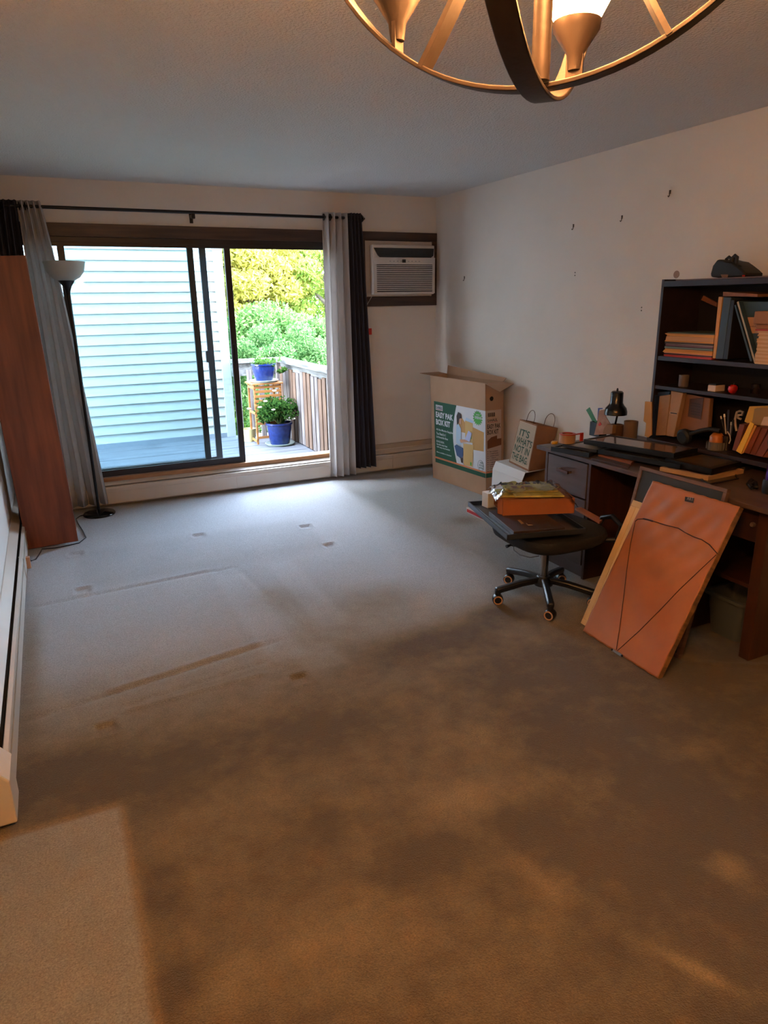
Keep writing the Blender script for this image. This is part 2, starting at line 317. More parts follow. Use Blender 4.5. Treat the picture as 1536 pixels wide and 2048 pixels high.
# ---------------- exterior ----------------
SID = M('pale_vinyl_siding', '9b9a94', .5, var='979690', scale=2, bump=.05, bscale=30)
dk = wood('grey_deck_wood', '64666a', '45474c', (1.5, 18, 18), 2.2, .75, .5, .12)
GREYW = wood('weathered_rail_wood', '7c7c78', '50504e', (6, 1.2, 14), 3, .8, .5, .1)
GREYV = wood('weathered_board_wood', '7a7370', '4c403a', (18, 18, 1.3), 2.2, .85, .6, .1)
BRNV = wood('brown_board_wood', '6c5340', '49362a', (18, 18, 1.3), 2.2, .85, .6, .1)
deck = thing('balcony_deck', 'weathered grey plank balcony floor outside the sliding door', 'deck', (-2.3, 1, 0))
y = .17
while y < 1.95:
    wdt = .138; B().box(-5.4, -.93, y, y+wdt, .06+rnd(-.002, .002), .1+rnd(-.002, .002)).out('plank', dk, deck, bevel=.004); y += wdt+.007
B().box(-5.4, -.93, .16, 1.98, -.12, .055).out('joist_frame', M('deck_shadow_wood', '4a443e', .9), deck)
sid = bpy.data.objects.new('wall_neighbour', None); COL.objects.link(sid); sid.location = (-3, 2, 0); sid['kind'] = 'structure'; sid['label'] = 'pale vinyl sided wall of the next building'
B().box(-14, -1.57, 2.02, 2.2, -2.5, 6.5).out('sun_block_sheathing', SID, sid)  # widened and raised out of view to block the sun
z = .14; k = 0
while z < 3.5:
    B().prism([(-5.55, 2.018, z), (-5.55, 1.990, z), (-5.55, 1.991, z+.005), (-5.55, 2.012, z+.107), (-5.55, 2.018, z+.107)], (3.97, 0, 0)).out('siding_board', SID, sid); z += .1035
B().box(-1.60, -1.50, 1.985, 2.3, -.5, 3.6).out('corner_board', M('white_corner_board', '98989a', .5), sid, bevel=.004)
B().box(-5.55, -1.56, 1.99, 2.02, .09, .15).out('foot_board', M('grey_foot_board', '6b6f76', .8), sid)
B().box(-1.62, -1.52, 2.2, 9, -2.5, 6.5).out('side_wall', SID, sid)  # unseen upper height added to keep sun off the deck
rr_ = thing('balcony_railing', 'weathered wooden balcony railing with close vertical boards at the right', 'railing', (-1, 1.8, .1))
B().box(-1.04, -.90, -.0+.17, 1.93, .93, .97).out('top_rail', GREYW, rr_, bevel=.004)
B().box(-.985, -.95, .17, 1.8, .79, .925).out('side_rail', GREYW, rr_, bevel=.004)
B().box(-1.52, -.90, 1.80, 1.94, .931, .971).out('top_rail', GREYW, rr_, bevel=.004)
B().box(-1.52, -.95, 1.85, 1.885, .79, .925).out('side_rail', GREYW, rr_, bevel=.004)
B().box(-1.03, -.94, 1.80, 1.89, .0, .93).out('post', GREYV, rr_, bevel=.004)
yy = .22; i = 0
while yy < 1.75:
    ww = rnd(.082, .094); B().box(-1.0-rnd(0, .004), -.978, yy, yy+ww, .1+rnd(0, .012), .86+rnd(-.01, .02)).out('fence_board', BRNV if i % 4 in (1, 2) else GREYV, rr_, bevel=.003); yy += ww+.024; i += 1
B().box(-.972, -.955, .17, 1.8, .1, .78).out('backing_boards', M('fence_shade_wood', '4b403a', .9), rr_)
for x in (-1.50, -1.365, -1.235, -1.11): B().box(x, x+.06, 1.835, 1.85, .1, .86).out('fence_board', GREYV, rr_, bevel=.003)
# pots, crates
BLUE = M('cobalt_glaze', '10245c', .18, var='0c1c4e', scale=30, bump=.25, bscale=70)
SOIL = M('potting_soil', '3a2a1e', .95, bump=1, bscale=80)
SAU = M('pale_plastic_saucer', '8d9a9c', .4)
def leaves(n, fn, size, rng, asp=.45):
    """n separate leaves; fn(rng,n)->positions; returns verts, faces"""
    P = fn(rng, n); d1 = rng.normal(size=(n, 3)); d1[:, 2] -= .3; d1 /= np.linalg.norm(d1, axis=1)[:, None]
    d2 = np.cross(d1, rng.normal(size=(n, 3))); d2 /= np.linalg.norm(d2, axis=1)[:, None]; s = (size*rng.uniform(.6, 1.4, n))[:, None]
    up = np.cross(d1, d2)*s*.15
    V = np.stack([P-d1*s*.5, P+d2*s*asp*.5+up, P+d1*s*.5, P-d2*s*asp*.5+up], 1).reshape(-1, 3); i = np.arange(n)*4
    return V, np.stack([i, i+1, i+2, i+3], 1)
def npmesh(name, V, F, mat, parent=None, base=None):
    if parent is not None: V = V-np.array(wm(parent).translation)
    me = bpy.data.meshes.new(name); me.vertices.add(len(V)); me.vertices.foreach_set('co', V.astype('f').ravel())
    me.loops.add(F.size); me.loops.foreach_set('vertex_index', F.ravel().astype('i')); me.polygons.add(len(F)); me.polygons.foreach_set('loop_start', np.arange(0, F.size, 4, dtype='i')); me.update(); me.validate()
    me.materials.append(mat); o = bpy.data.objects.new(name, me); COL.objects.link(o); o.parent = parent; return o
def leafmat(name, c1, c2, trans=.5):
    if name in MATS: return MATS[name]
    m = bpy.data.materials.new(name); m.use_nodes = True; n = m.node_tree.nodes; L = m.node_tree.links; n.clear()
    g = n.new('ShaderNodeNewGeometry'); r = n.new('ShaderNodeValToRGB'); r.color_ramp.elements[0].color = lin(c1); r.color_ramp.elements[1].color = lin(c2); L.new(g.outputs['Random Per Island'], r.inputs[0])
    d_ = n.new('ShaderNodeBsdfDiffuse'); t = n.new('ShaderNodeBsdfTranslucent'); x = n.new('ShaderNodeMixShader'); x.inputs[0].default_value = trans; o = n.new('ShaderNodeOutputMaterial')
    for q in (d_, t): L.new(r.outputs[0], q.inputs[0])
    L.new(d_.outputs[0], x.inputs[1]); L.new(t.outputs[0], x.inputs[2]); L.new(x.outputs[0], o.inputs[0]); MATS[name] = m; return m
def ell(c, r, shell=.5):
    c = np.array(c); r = np.array(r)
    def f(rng, n):
        d_ = rng.normal(size=(n, 3)); d_ /= np.linalg.norm(d_, axis=1)[:, None]; return c+d_*r*(rng.uniform(shell**3, 1, n)**(1/3))[:, None]
    return f
def clumps(c, r, nc, cr, seed):
    g = np.random.default_rng(seed); cs = ell(c, r, .45)(g, nc); rad = cr*g.uniform(.6, 1.3, nc)
    def f(rng, n):
        k = rng.integers(0, nc, n); d_ = rng.normal(size=(n, 3)); d_ /= np.linalg.norm(d_, axis=1)[:, None]; q = (rng.uniform(.2, 1, n)**.5)[:, None]
        return cs[k]+d_*rad[k][:, None]*q*np.array([1, 1, .75])
    return f
def pot(name, c, r, h, label):
    t = thing(name, label, 'plant', c)
    p = [(0, .0), (r*.68, .0), (r*.74, .01), (r*.93, h*.75), (r*.94, h*.88), (r*1.04, h*.92), (r*1.04, h), (r*.9, h), (r*.88, h*.9), (0, h*.88)]
    B().lathe(p[:-2]+[(r*.88, h*.86)], c, 32).out('pot', BLUE, t, smooth=True)
    B().lathe([(0, h*.8), (r*.885, h*.8), (r*.885, h*.89), (0, h*.9)], c, 24).out('soil', SOIL, t)
    return t
def saucer(c, r, label, mat=None):
    o = B().lathe([(0, 0), (r*.85, 0), (r, .022), (r*.96, .024), (r*.82, .006), (0, .006)], c, 32).out('saucer', mat or SAU, base=c, smooth=True); tag(o, label, 'saucer')
crx, cry = -1.27, 1.50
CRATE = wood('honey_crate_wood', '9c6834', '805024', (1, 1, 10), 4, .6)
stand = thing('plant_stand', 'honey coloured slatted wooden plant stand holding the upper blue pot', 'stand', (crx, cry, .1))
for sx in (-.15, .13):
    for sy in (-.13, .11): B().box(crx+sx, crx+sx+.02, cry+sy, cry+sy+.02, .1, .735).out('leg', CRATE, stand, bevel=.002)
for zz in (.16, .31, .36, .40, .45, .50, .55, .60, .65, .695): B().box(crx-.15, crx+.15, cry-.135, cry-.125, zz, zz+.028).out('slat', CRATE, stand, bevel=.002)
for zz in (.12, .42, .69):
    B().box(crx-.15, crx-.142, cry-.13, cry+.13, zz, zz+.028).out('side_slat', CRATE, stand, bevel=.002)
    B().box(crx+.142, crx+.15, cry-.13, cry+.13, zz, zz+.028).out('side_slat', CRATE, stand, bevel=.002)
for k in range(5): B().box(crx-.17, crx+.17, cry-.15+k*.062, cry-.10+k*.062, .735, .752).out('top_slat', CRATE, stand, bevel=.002)
saucer((crx, cry-.02, .753), .155, 'pale square-edged saucer under the upper blue pot')
p1 = pot('potted_plant', (crx, cry-.02, .760), .127, .185, 'small trailing plant in a glazed blue pot on the slatted stand')
rng = np.random.default_rng(5)
gl1 = leafmat('pot_leaf_green', '244a1c', '5c7a38'); gl2 = leafmat('rose_leaf_green', '18391a', '4c6e30')
V, F = leaves(420, clumps((crx+.02, cry-.03, .965), (.17, .12, .02), 14, .05, 2), .03, rng); npmesh('foliage', V, F, gl1, p1)['kind'] = 'stuff'
V, F = leaves(160, clumps((crx+.19, cry-.06, .88), (.04, .04, .06), 8, .03, 3), .03, rng); npmesh('trailing_stems', V, F, gl1, p1)['kind'] = 'stuff'
cp2 = (-1.20, 1.26, .1)
saucer(cp2, .16, 'pale round saucer on the deck under the lower blue pot', M('mint_saucer', '84938a', .4))
p2 = pot('potted_rose', (cp2[0], cp2[1], .107), .14, .235, 'bushy white flowering rose in a large blue pot on the deck')
V, F = leaves(2600, clumps((-1.22, 1.25, .46), (.19, .14, .12), 26, .075, 6), .034, rng, .6); npmesh('foliage', V, F, gl2, p2)['kind'] = 'stuff'
b = B()
for k in range(9): a = k*.7; b.tube([(cp2[0], cp2[1], .31), (cp2[0]+.08*math.cos(a), cp2[1]+.06*math.sin(a), .42), (cp2[0]+.16*math.cos(a), cp2[1]+.12*math.sin(a), .52)], .004, 5)
b.out('stems', M('stem_green', '4a5a2c', .8), p2)
for u, v in [(498, 818), (549, 782), (587, 838), (531, 803), (520, 815), (547, 820)]:
    q = at(u, v, 1, 1.12); b = B()
    for k in range(6): a = k*1.05; b.lathe([(0, -.004), (.012, 0), (.010, .006), (0, .008)], (q.x+.011*math.cos(a), q.y+.011*math.sin(a), q.z+.004*(k % 2)), 6)
    b.out('flower', M('rose_petal', 'efe9cf', .7), p2, smooth=True)
o = B().lathe([(0, 0), (.06, 0), (.075, .14), (.07, .14), (.055, .01), (0, .01)], (-1.44, 1.62, .1), 20).out('flowerpot', M('old_yellow_plastic', 'a8a070', .5), base=(-1.44, 1.62, .1), smooth=True); tag(o, 'small dull yellow plastic pot on the deck behind the stand', 'pot')
# garden beyond
ground = struct(B().box(-14, 16, .4, 26, -3.2, -3.0), 'ground', M('garden_ground', '4a5a30', .95, var='5c5236', scale=2))
BARK = M('grey_bark', '6b6054', .9, var='4c4238', scale=20, bump=.6, bscale=40)
def tree(name, label, c, r, n, size, c1, c2, seed, trunk=True, nc=40, cr=.5, group='trees beyond the balcony', cat='tree'):
    g = np.random.default_rng(seed); t = thing(name, label, cat, (c[0], c[1], -3.0), group=group)
    V, F = leaves(n, clumps(c, r, nc, cr, seed), size, g, .4); npmesh('foliage', V, F, leafmat('leaf_%s_%s' % (c1, c2), c1, c2), t)['kind'] = 'stuff'
    if trunk:
        b = B(); b.tube([(c[0], c[1], -3.0), (c[0]+.1, c[1], c[2]-r[2]*.5), (c[0], c[1]+.1, c[2]+r[2]*.6)], [.16, .12, .04], 8)
        for k in range(7):
            a = k*2.4; zz = c[2]-r[2]*.5+k*.12*r[2]; b.tube([(c[0]+.05, c[1], zz), (c[0]+r[0]*.35*math.cos(a), c[1]+r[1]*.35*math.sin(a), zz+.3*r[2]), (c[0]+r[0]*.7*math.cos(a), c[1]+r[1]*.7*math.sin(a), zz+.5*r[2])], [.05, .035, .012], 6)
        b.out('trunk', BARK, t, smooth=True)
tree('leafy_shrub', 'bushy light green shrub just behind the railing by the upper pot', (-.55, 3.3, .55), (.75, .6, .75), 26000, .05, '325e30', '7c9c60', 11, False, 50, .22, cat='shrub', group='shrubs beyond the balcony')
tree('leafy_shrub', 'pale feathery shrub filling the slope behind the right railing', (.7, 3.6, .5), (.75, .6, 1.1), 26000, .055, '3a6834', '88a464', 12, False, 50, .24, cat='shrub', group='shrubs beyond the balcony')
tree('leafy_shrub', 'shadowed green shrub seen low through the open balusters', (-.75, 3.2, -.9), (.7, .6, .9), 9000, .07, '2a5420', '63863a', 18, False, 30, .3, cat='shrub', group='shrubs beyond the balcony')
tree('leafy_tree', 'green feathery leaved tree behind the shrubs', (.4, 5.2, .75), (1.5, .8, .75), 40000, .07, '3c6e34', '8cac64', 13, True, 80, .3)
tree('leafy_tree', 'yellow leaved tree catching the sun at the upper left of the view', (-.05, 6.6, 1.95), (1.0, .8, .95), 34000, .085, '8e9040', 'cfc468', 14, True, 60, .28)
tree('leafy_tree', 'yellow green tree at the upper right edge of the view', (1.6, 6.6, 1.75), (.95, .8, 1.1), 30000, .085, '688a3c', 'b8bc64', 15, True, 55, .3)
tree('leafy_tree', 'tall dark green tree standing furthest back', (3.6, 10.8, 2.0), (4.2, .9, 5.0), 40000, .16, '365c26', '76883a', 16, True, 120, .8)
tree('leafy_tree', 'wide green tree filling the left of the background', (.3, 8.6, 1.0), (1.2, .6, 3.2), 26000, .14, '365c26', '749040', 17, True, 70, .6)
# ---------------- curtains and rod ----------------
rod = thing('curtain_rod', 'black curtain rod across the top of the sliding door', 'rod', (-2.15, -.09, 2.23))
B().tube([(-3.55, -.09, 2.235), (-.775, -.09, 2.235)], .0115, 12).out('rod', BLACK, rod, smooth=True)
for x in (-3.545, -.775):
    s = -1 if x < -2 else 1
    B().add([(x, -.09, 2.235+.036), (x, -.126, 2.235), (x, -.09, 2.235-.036), (x, -.054, 2.235), (x-.012*s, -.09, 2.235), (x+.036*s, -.09, 2.235)], [(0, 1, 4), (1, 2, 4), (2, 3, 4), (3, 0, 4), (1, 0, 5), (2, 1, 5), (3, 2, 5), (0, 3, 5)]).out('finial', BLACK, rod)
for x in (-3.5, -2.181, -.79):
    B().box(x-.01, x+.01, -.095, 0, 2.20, 2.222).box(x-.013, x+.013, -.006, 0, 2.165, 2.24).box(x-.013, x+.013, -.1, -.075, 2.19, 2.226).out('bracket', BLACK, rod, bevel=.002)
def curtain(xt0, xt1, xb0, xb1, zb, mat, folds, amp, label, amp2=None, y0=-.092, zt=2.272, grom=0):
    t = thing('curtain', label, 'curtain', ((xb0+xb1)/2, y0, zb), group=None)
    amp2 = amp2 or amp
    def fn(u, v):
        q = (1-v)**.8; x = (xt0+(xt1-xt0)*u)*(1-q)+(xb0+(xb1-xb0)*u)*q
        a = amp*(1-q)+amp2*q; ph = 2*math.pi*folds*u
        return (x+.006*math.sin(ph*2), y0-q*.02+a*math.sin(ph)+.006*q*math.sin(ph*.43+v*5), zb+(zt-zb)*v)
    B().sheet(fn, folds*14, 30).out('drape', mat, t, smooth=2, thick=.003)
    if grom:
        for k in range(grom):
            u = (k+.5)/folds/2; x = xt0+(xt1-xt0)*u
            pts = [(x, -.09+.023*math.cos(a), 2.235+.023*math.sin(a)) for a in [i*math.pi/8 for i in range(16)]]
            B().tube(pts, .005, 6, closed=True, up=(1, 0, 0)).out('grommet', BLACK, t, smooth=True)
    return t
def cloth(name, c, tr):
    m = M(name, c, .9, bump=.25, bscale=500, spec=.2); n = m.node_tree.nodes; L = m.node_tree.links
    t = n.new('ShaderNodeBsdfTranslucent'); t.inputs[0].default_value = lin(c); x = n.new('ShaderNodeMixShader'); x.inputs[0].default_value = tr
    L.new(n['Principled BSDF'].outputs[0], x.inputs[1]); L.new(t.outputs[0], x.inputs[2]); L.new(x.outputs[0], n['Material Output'].inputs[0]); return m
GCL = cloth('grey_curtain_cloth', 'd4d0cd', .38); DCL = cloth('dark_curtain_cloth', '3a3840', .05)
curtain(-1.13, -.905, -1.15, -.905, .035, GCL, 4, .036, 'light grey grommet curtain right of the glass door', .045, grom=4)
curtain(-.90, -.79, -.905, -.70, .085, DCL, 4, .034, 'charcoal curtain beside the air conditioner', .04, grom=4)
curtain(-3.378, -3.235, -3.385, -3.06, .05, GCL, 4, .036, 'light grey grommet curtain at the left end of the rod', .045, grom=4)
curtain(-3.52, -3.386, -3.62, -3.392, .06, DCL, 4, .034, 'charcoal curtain behind the tall wood panel on the left', .04, grom=4)
# ---------------- air conditioner ----------------
struct(B().box(-.765, .0, -.02, 0, 2.07, 2.142).box(-.765, 0, -.02, 0, 1.518, 1.60).box(-.765, -.715, -.02, 0, 1.60, 2.07).box(-.05, 0, -.02, 0, 1.60, 2.07), 'trim_1', DWOOD, bevel=.003)
WHT = M('white_plastic', 'c9c4c0', .4); ac = thing('air_conditioner', 'white through-wall air conditioner in a dark wood frame', 'air conditioner', (-.38, -.02, 1.6))
B().box(-.70, -.06, .005, .12, 1.59, 2.08).out('light_stop', M('dark_gap', '1a1614'), ac)  # unseen block added behind the panel to stop daylight leaking through
B().box(-.715, -.05, -.014, .004, 1.602, 2.068).out('mounting_panel', M('cream_plastic', 'bdb3a8', .5), ac, bevel=.003)
B().box(-.672, -.062, -.085, -.014, 1.618, 2.032).out('case', WHT, ac, bevel=.008)
XA, XB_ = -.655, -.075
B().prism([(XA-.012, -.098, 2.005), (XA+.025, -.098, 1.945), (XA+.045, -.098, 1.928), (XB_-.03, -.098, 1.928), (XB_-.005, -.098, 1.945), (XB_, -.098, 2.005)], (0, .013, 0)).out('intake_grille', M('black_plastic', '15181a', .35), ac, bevel=.002)
for k in range(5): B().box(XA+.012+.004*k, XB_-.012, -.100, -.098, 1.992-k*.013, 1.995-k*.013).out('intake_slat', M('grey_slat', '3a4246', .5), ac)
B().box(XA-.016, XB_+.012, -.097, -.084, 1.870, 1.928).box(XA-.016, XB_+.012, -.097, -.084, 1.625, 1.640).box(XA-.016, XA+.012, -.097, -.084, 1.64, 1.87).box(XB_-.01, XB_+.012, -.097, -.084, 1.64, 1.87).out('front_panel', WHT, ac, bevel=.002)
B().box(XA+.01, XB_-.01, -.086, -.084, 1.638, 1.872).out('outlet', M('outlet_shadow', '26242a', .7), ac)
lv = None
for k in range(14):
    o = B().box(XA+.012, XB_-.01, -.004, .004, -.0035, .0035).out('louver', WHT, ac, local=True) if lv is None else again(lv)
    o.location = wm(ac).inverted() @ Vector((0, -.092, 1.654+k*.0158)); o.rotation_euler = (R(25), 0, 0); lv = lv or o
B().box(-.395, -.36, -.0985, -.097, 1.885, 1.912).out('display', M('black_plastic', '15181a'), ac)
b = B()
for k in (0, 1, 2, 3, 5, 6, 7, 8): b.box(-.52+k*.036, -.505+k*.036, -.0983, -.097, 1.893, 1.899)
b.out('button', M('grey_print', '8a8a90', .5), ac)['kind'] = 'stuff'
o = thing('power_cord', 'white power cord with safety plug hanging from the air conditioner', 'cord', (-.7, -.02, 1.4))
B().tube([at(744, 592, 1, -.05), at(738, 603, 1, -.03), at(732, 612, 1, -.012), at(729, 622, 1, -.012), at(733, 634, 1, -.012), at(734, 648, 1, -.01), at(730, 672, 1, -.012), at(727, 678, 1, -.012)], .0035, 6).out('cable', WHT, o, smooth=True)
q = at(732, 636, 1, 0); B().box(q.x-.016, q.x+.016, -.03, -.008, q.z-.035, q.z+.03).out('safety_plug', WHT, o, bevel=.005)
q = at(731, 619, 1, 0); o = B().box(q.x-.018, q.x+.018, -.008, 0, q.z-.022, q.z+.022).out('outlet_plate', M('beige_plate', 'b3a078', .5), bevel=.003); tag(o, 'beige outlet plate under the air conditioner', 'outlet')
q = at(739, 663, 1, 0); o = B().box(q.x-.02, q.x+.02, -.006, -.003, q.z-.028, q.z+.028).out('warning_tag', M('red_tag', 'c0281c', .5)); tag(o, 'small red tag hanging on the cord by the curtain', 'tag')
# ---------------- floor lamp ----------------
lc = (-3.14, -.235, 0); t = thing('floor_lamp', 'tall black torchiere floor lamp with a frosted white bowl', 'lamp', lc)
B().lathe([(0, 0), (.118, 0), (.12, .008), (.112, .018), (.05, .034), (.02, .04), (0, .042)], lc, 40).out('base', M('gloss_black', '0e0f12', .15), t, smooth=True)
B().tube([(lc[0], lc[1], .03), (lc[0], lc[1], 1.66)], .0105, 12).out('pole', BLACK, t, smooth=True)
B().lathe([(0, 1.64), (.012, 1.64), (.018, 1.67), (.03, 1.70), (.055, 1.735), (.05, 1.74), (0, 1.74)], lc, 32).out('socket_cup', BLACK, t, smooth=True)
B().lathe([(.03, 1.738), (.052, 1.736), (.09, 1.755), (.125, 1.80), (.14, 1.865), (.136, 1.865), (.12, 1.80), (.087, 1.76), (.05, 1.742)], lc, 40).out('shade', M('frosted_glass_bowl', 'b4b6ae', .35, trans=.15), t, smooth=True)
# ---------------- tall panel / bookcase on the left ----------------
OAK = wood('red_oak_veneer', '7e4226', '5f2c18', (9, 9, .9), 2.2, .5, .1)
bc = thing('bookcase', 'tall reddish oak bookcase seen side-on leaning to the left wall', 'bookcase', (-3.48, -.9, .0), (0, R(-1.6), 0))
for nm, a in dict(side_panel=(-.158, .16, 0, .018, .01, 1.86), back_panel=(-.158, -.15, .018, .30, .01, 1.86), side_panel_far=(-.158, .16, .30, .318, .01, 1.86)).items():
    B().box(*a).out('side_panel' if 'side' in nm else nm, OAK, bc, local=True, bevel=.002)
for zz in (.07, .42, .78, 1.14, 1.50, 1.84): B().box(-.15, .155, .018, .30, zz-.01, zz+.008).out('shelf', OAK, bc, local=True, bevel=.001)
b = B(); pts = [at(50, 1060, 0, -3.625)]
pts = [Vector((-3.655, -.62, .31)), Vector((-3.655, -.8, .22)), Vector((-3.65, -.915, .12)), at(54, 1112, 2, .012), at(62, 1122, 2, .005), at(72, 1118, 2, .005), at(80, 1106, 2, .005), at(84, 1098, 2, .005), at(110, 1096, 2, .005), at(140, 1090, 2, .005), at(158, 1086, 2, .005), at(172, 1075, 2, .005), at(166, 1062, 2, .005), at(156, 1047, 2, .005), at(152, 1038, 2, .005), at(160, 1032, 2, .005), at(168, 1030, 2, .006)]
o = B().tube(pts, .0035, 6).out('lamp_cord', BLACK, smooth=True); tag(o, 'thin black lamp cord lying on the carpet round the foot of the wood panel', 'cord')
q = at(52, 1098, 0, -3.62); o = B().box(q.x-.012, q.x+.012, q.y-.012, q.y+.02, .01, .085).out('cord_adapter', M('beige_adapter', 'b98f74', .5), bevel=.004); tag(o, 'small beige adapter at the heater foot of the wood panel', 'adapter')
# ---------------- chandelier ----------------
BRZ = M('brushed_bronze', '3c302b', .5, .5, var='2c2320', scale=14, bump=.08, bscale=60)
C = Vector((-2.8808, -5.2893, 2.0044)); RS = .25
ch = thing('chandelier', 'bronze orb chandelier of crossing flat bands with glowing glass shades', 'chandelier', (C.x, C.y, H))
def ring(az, tilt, rad, wd, nm):
    h = Vector((math.cos(az), math.sin(az), 0)); n0 = Vector((-math.sin(az), math.cos(az), 0)); v = Vector((0, 0, math.cos(tilt)))+n0*math.sin(tilt); v.normalize(); nn = h.cross(v)
    pts = [C+(h*math.cos(a)+v*math.sin(a))*rad for a in [i*2*math.pi/96 for i in range(96)]]
    B().tube(pts, 0, closed=True, flat=(.0045, wd), up=nn).out(nm, BRZ, ch, smooth=True, bevel=.001); return h, v
hA, vA = ring(-.8757, -.0511, RS, .020, 'band'); ring(-2.4375, .0178, RS+.006, .024, 'band'); 
def onA(u, v):
    best = min([C+(hA*math.cos(a)+vA*math.sin(a))*RS for a in [i*math.pi/180 for i in range(360)]], key=lambda p: (768+FPX*(p-CAM).dot(Rv)/(p-CAM).dot(Fv)-u)**2+(1024-FPX*(p-CAM).dot(Uv)/(p-CAM).dot(Fv)-v)**2); return best
hub = C+Vector((0, 0, -.01))
for u, v in ((850, 140), (1335, 70)):
    a = onA(u, v); mdl = (a+hub)/2+Vector((0, 0, -.02)); pts = [a, a*.7+mdl*.3+Vector((0, 0, .006)), mdl, hub]
    B().tube([a.lerp(mdl, i/8).lerp(mdl.lerp(hub, i/8), i/8) for i in range(9)], 0, flat=(.022, .005), up=(0, 0, 1)).out('arm', BRZ, ch, smooth=True)
B().tube([C+Vector((0, 0, -.247)), C+Vector((0, 0, .27))], .009, 10).out('stem', BRZ, ch, smooth=True)
B().lathe([(0, -.03), (.02, -.028), (.03, 0), (.02, .03), (0, .035)], hub, 20).out('hub', BRZ, ch, smooth=True)
B().tube([C+Vector((0, 0, .25)), (C.x, C.y, H-.03)], .005, 8).out('chain', BRZ, ch)
B().lathe([(0, -.03), (.03, -.03), (.06, -.01), (.062, 0), (0, 0)], (C.x, C.y, H), 24).out('canopy', BRZ, ch, smooth=True)
SHD = M('glowing_glass_shade', 'ffb468', .4, emit=BULB)
for az, r, zz in ((36, .12, -.165), (126, .15, -.145), (250, .13, -.16)):
    p = C+Vector((r*math.cos(R(az)), r*math.sin(R(az)), zz))
    zb = -math.sqrt(max(RS*RS-r*r, .001))
    B().tube([Vector((p.x, p.y, C.z+zb-.0)), Vector((p.x, p.y, p.z-.02))], 0, flat=(.018, .004), up=(p-C).normalized()).out('lamp_bar', BRZ, ch)
    o = B().lathe([(0, -.045), (.007, -.045), (.009, -.03), (.024, -.008), (.025, .0), (0, .0)], p, 24).out('lamp_cup', BRZ, ch, smooth=True)
    light('chandelier_bulb', 'POINT', p+Vector((0, 0, .075)), 5.0, (1, .62, .34), shadow_soft_size=.015)
    B().lathe([(.02, .0), (.024, .002), (.034, .02), (.047, .06), (.054, .10), (.051, .10), (.044, .06), (.03, .02)], p, 32).out('glass_shade', SHD, ch, smooth=True)
#__PART2__

def one(b, name, mat, label, cat, group=None, **k):
    lo = Vector([min(p[i] for p in b.v) for i in range(3)]); hi = Vector([max(p[i] for p in b.v) for i in range(3)])
    return tag(b.out(name, mat, base=((lo.x+hi.x)/2, (lo.y+hi.y)/2, lo.z), **k), label, cat, group)
def slab(px, z, th, n=None):          # quad seen in the photo at height z, th thick downwards
    return B().prism([at(u, v, 2, z) for u, v in px], (0, 0, -th))
def fp(px, x, dep, k=0):              # outline facing the room on plane x, dep deep towards the wall
    return B().prism([at(u, v, 0, x) for u, v in px], (dep, 0, 0), k)
PAPW = M('white_card', 'd2d4d6', .7); KRAFT = M('kraft_card', 'a07a58', .8, var='967050', scale=12, bump=.08, bscale=200); INK = M('black_ink', '16171a', .7)
# ---------------- moving box ----------------
KB = M('corrugated_kraft', 'ab8a70', .85, var='a5846a', scale=6, bump=.06, bscale=180)
bl, br = Vector((-.283, -.469, 0)), Vector((-.216, -1.245, 0)); HBX = .93
fd = (br-bl).normalized(); nd = Vector((-fd.y, fd.x, 0)); nd = nd if nd.x > 0 else -nd; DP = .185; lean = Vector((-.035, 0, HBX))
bx = thing('moving_box', 'tall open cardboard moving box with a green and white printed band', 'box', (bl+br)/2+nd*DP/2)
def bp(u, v, w=0.): return bl+(br-bl)*u+lean*v+nd*DP*w        # a point of the box: along the front, up, back
t_ = .004
for q in ((0, 1, 0, 0), (0, 1, 1, 1), (0, 0, 0, 1), (1, 1, 0, 1)):
    a, c, e, f = q; pts = [bp(a, 0, e), bp(c, 0, f), bp(c, 1, f), bp(a, 1, e)]; nn = (pts[1]-pts[0]).cross(pts[3]-pts[0]).normalized()*t_; nn = nn if nn.dot(bp(.5, .5, .5)-pts[0]) > 0 else -nn
    B().prism(pts, nn).out('side_wall', KB, bx)
B().prism([bp(0, .01), bp(1, .01), bp(1, .01, 1), bp(0, .01, 1)], (0, 0, t_)).out('bottom', KB, bx)
def flap(pts): B().prism(pts, (pts[1]-pts[0]).cross(pts[2]-pts[0]).normalized()*t_).out('flap', KB, bx)
flap([bp(0, 1), bp(0, 1, 1), bp(0, 1, 1)+Vector((.0, .15, .005)), bp(0, 1)+Vector((-.02, .15, .006))])
flap([bp(1, 1), bp(1, 1, 1), bp(1, 1, 1)+Vector((-.01, -.15, .0)), bp(1, 1)+Vector((.03, -.16, -.05))])
flap([bp(0.01, .985, .02), bp(.99, .985, .02), bp(.97, .86, .10), bp(.02, .86, .10)])
flap([bp(0, 1, 1), bp(1, 1, 1), bp(1, 1, 1)+Vector((.012, -.02, .03)), bp(0, 1, 1)+Vector((.02, .02, .075))])
off = -nd*.0012; GREEN = M('print_green', '0f4a34', .6); PW = M('print_white', 'c8ccd4', .6); ORG = M('print_orange', 'c87850', .6); TAN = M('print_tan', 'b98f55', .6); LBL = M('print_pale_blue', 'a8c4dc', .6); JEAN = M('print_denim', '33507c', .6); SKIN = M('print_skin', 'c49a80', .6); HAIR = M('print_dark_hair', '2a1c1c', .6); LG = M('print_bright_green', '4aa848', .6)
def fr(u, v): return bp(u, 0)+lean*v
def pr2(name, uv, mat, lay=1):         # flat print on the front of the box
    pts = [fr(u, v)+off*lay for u, v in uv]; B().prism(pts, -nd*.0006).out(name, mat, bx)
V0, V1 = .205, .765
pr2('printed_panel', [(.07, V0), (1, V0), (1, V1), (.07, V1)], PW)
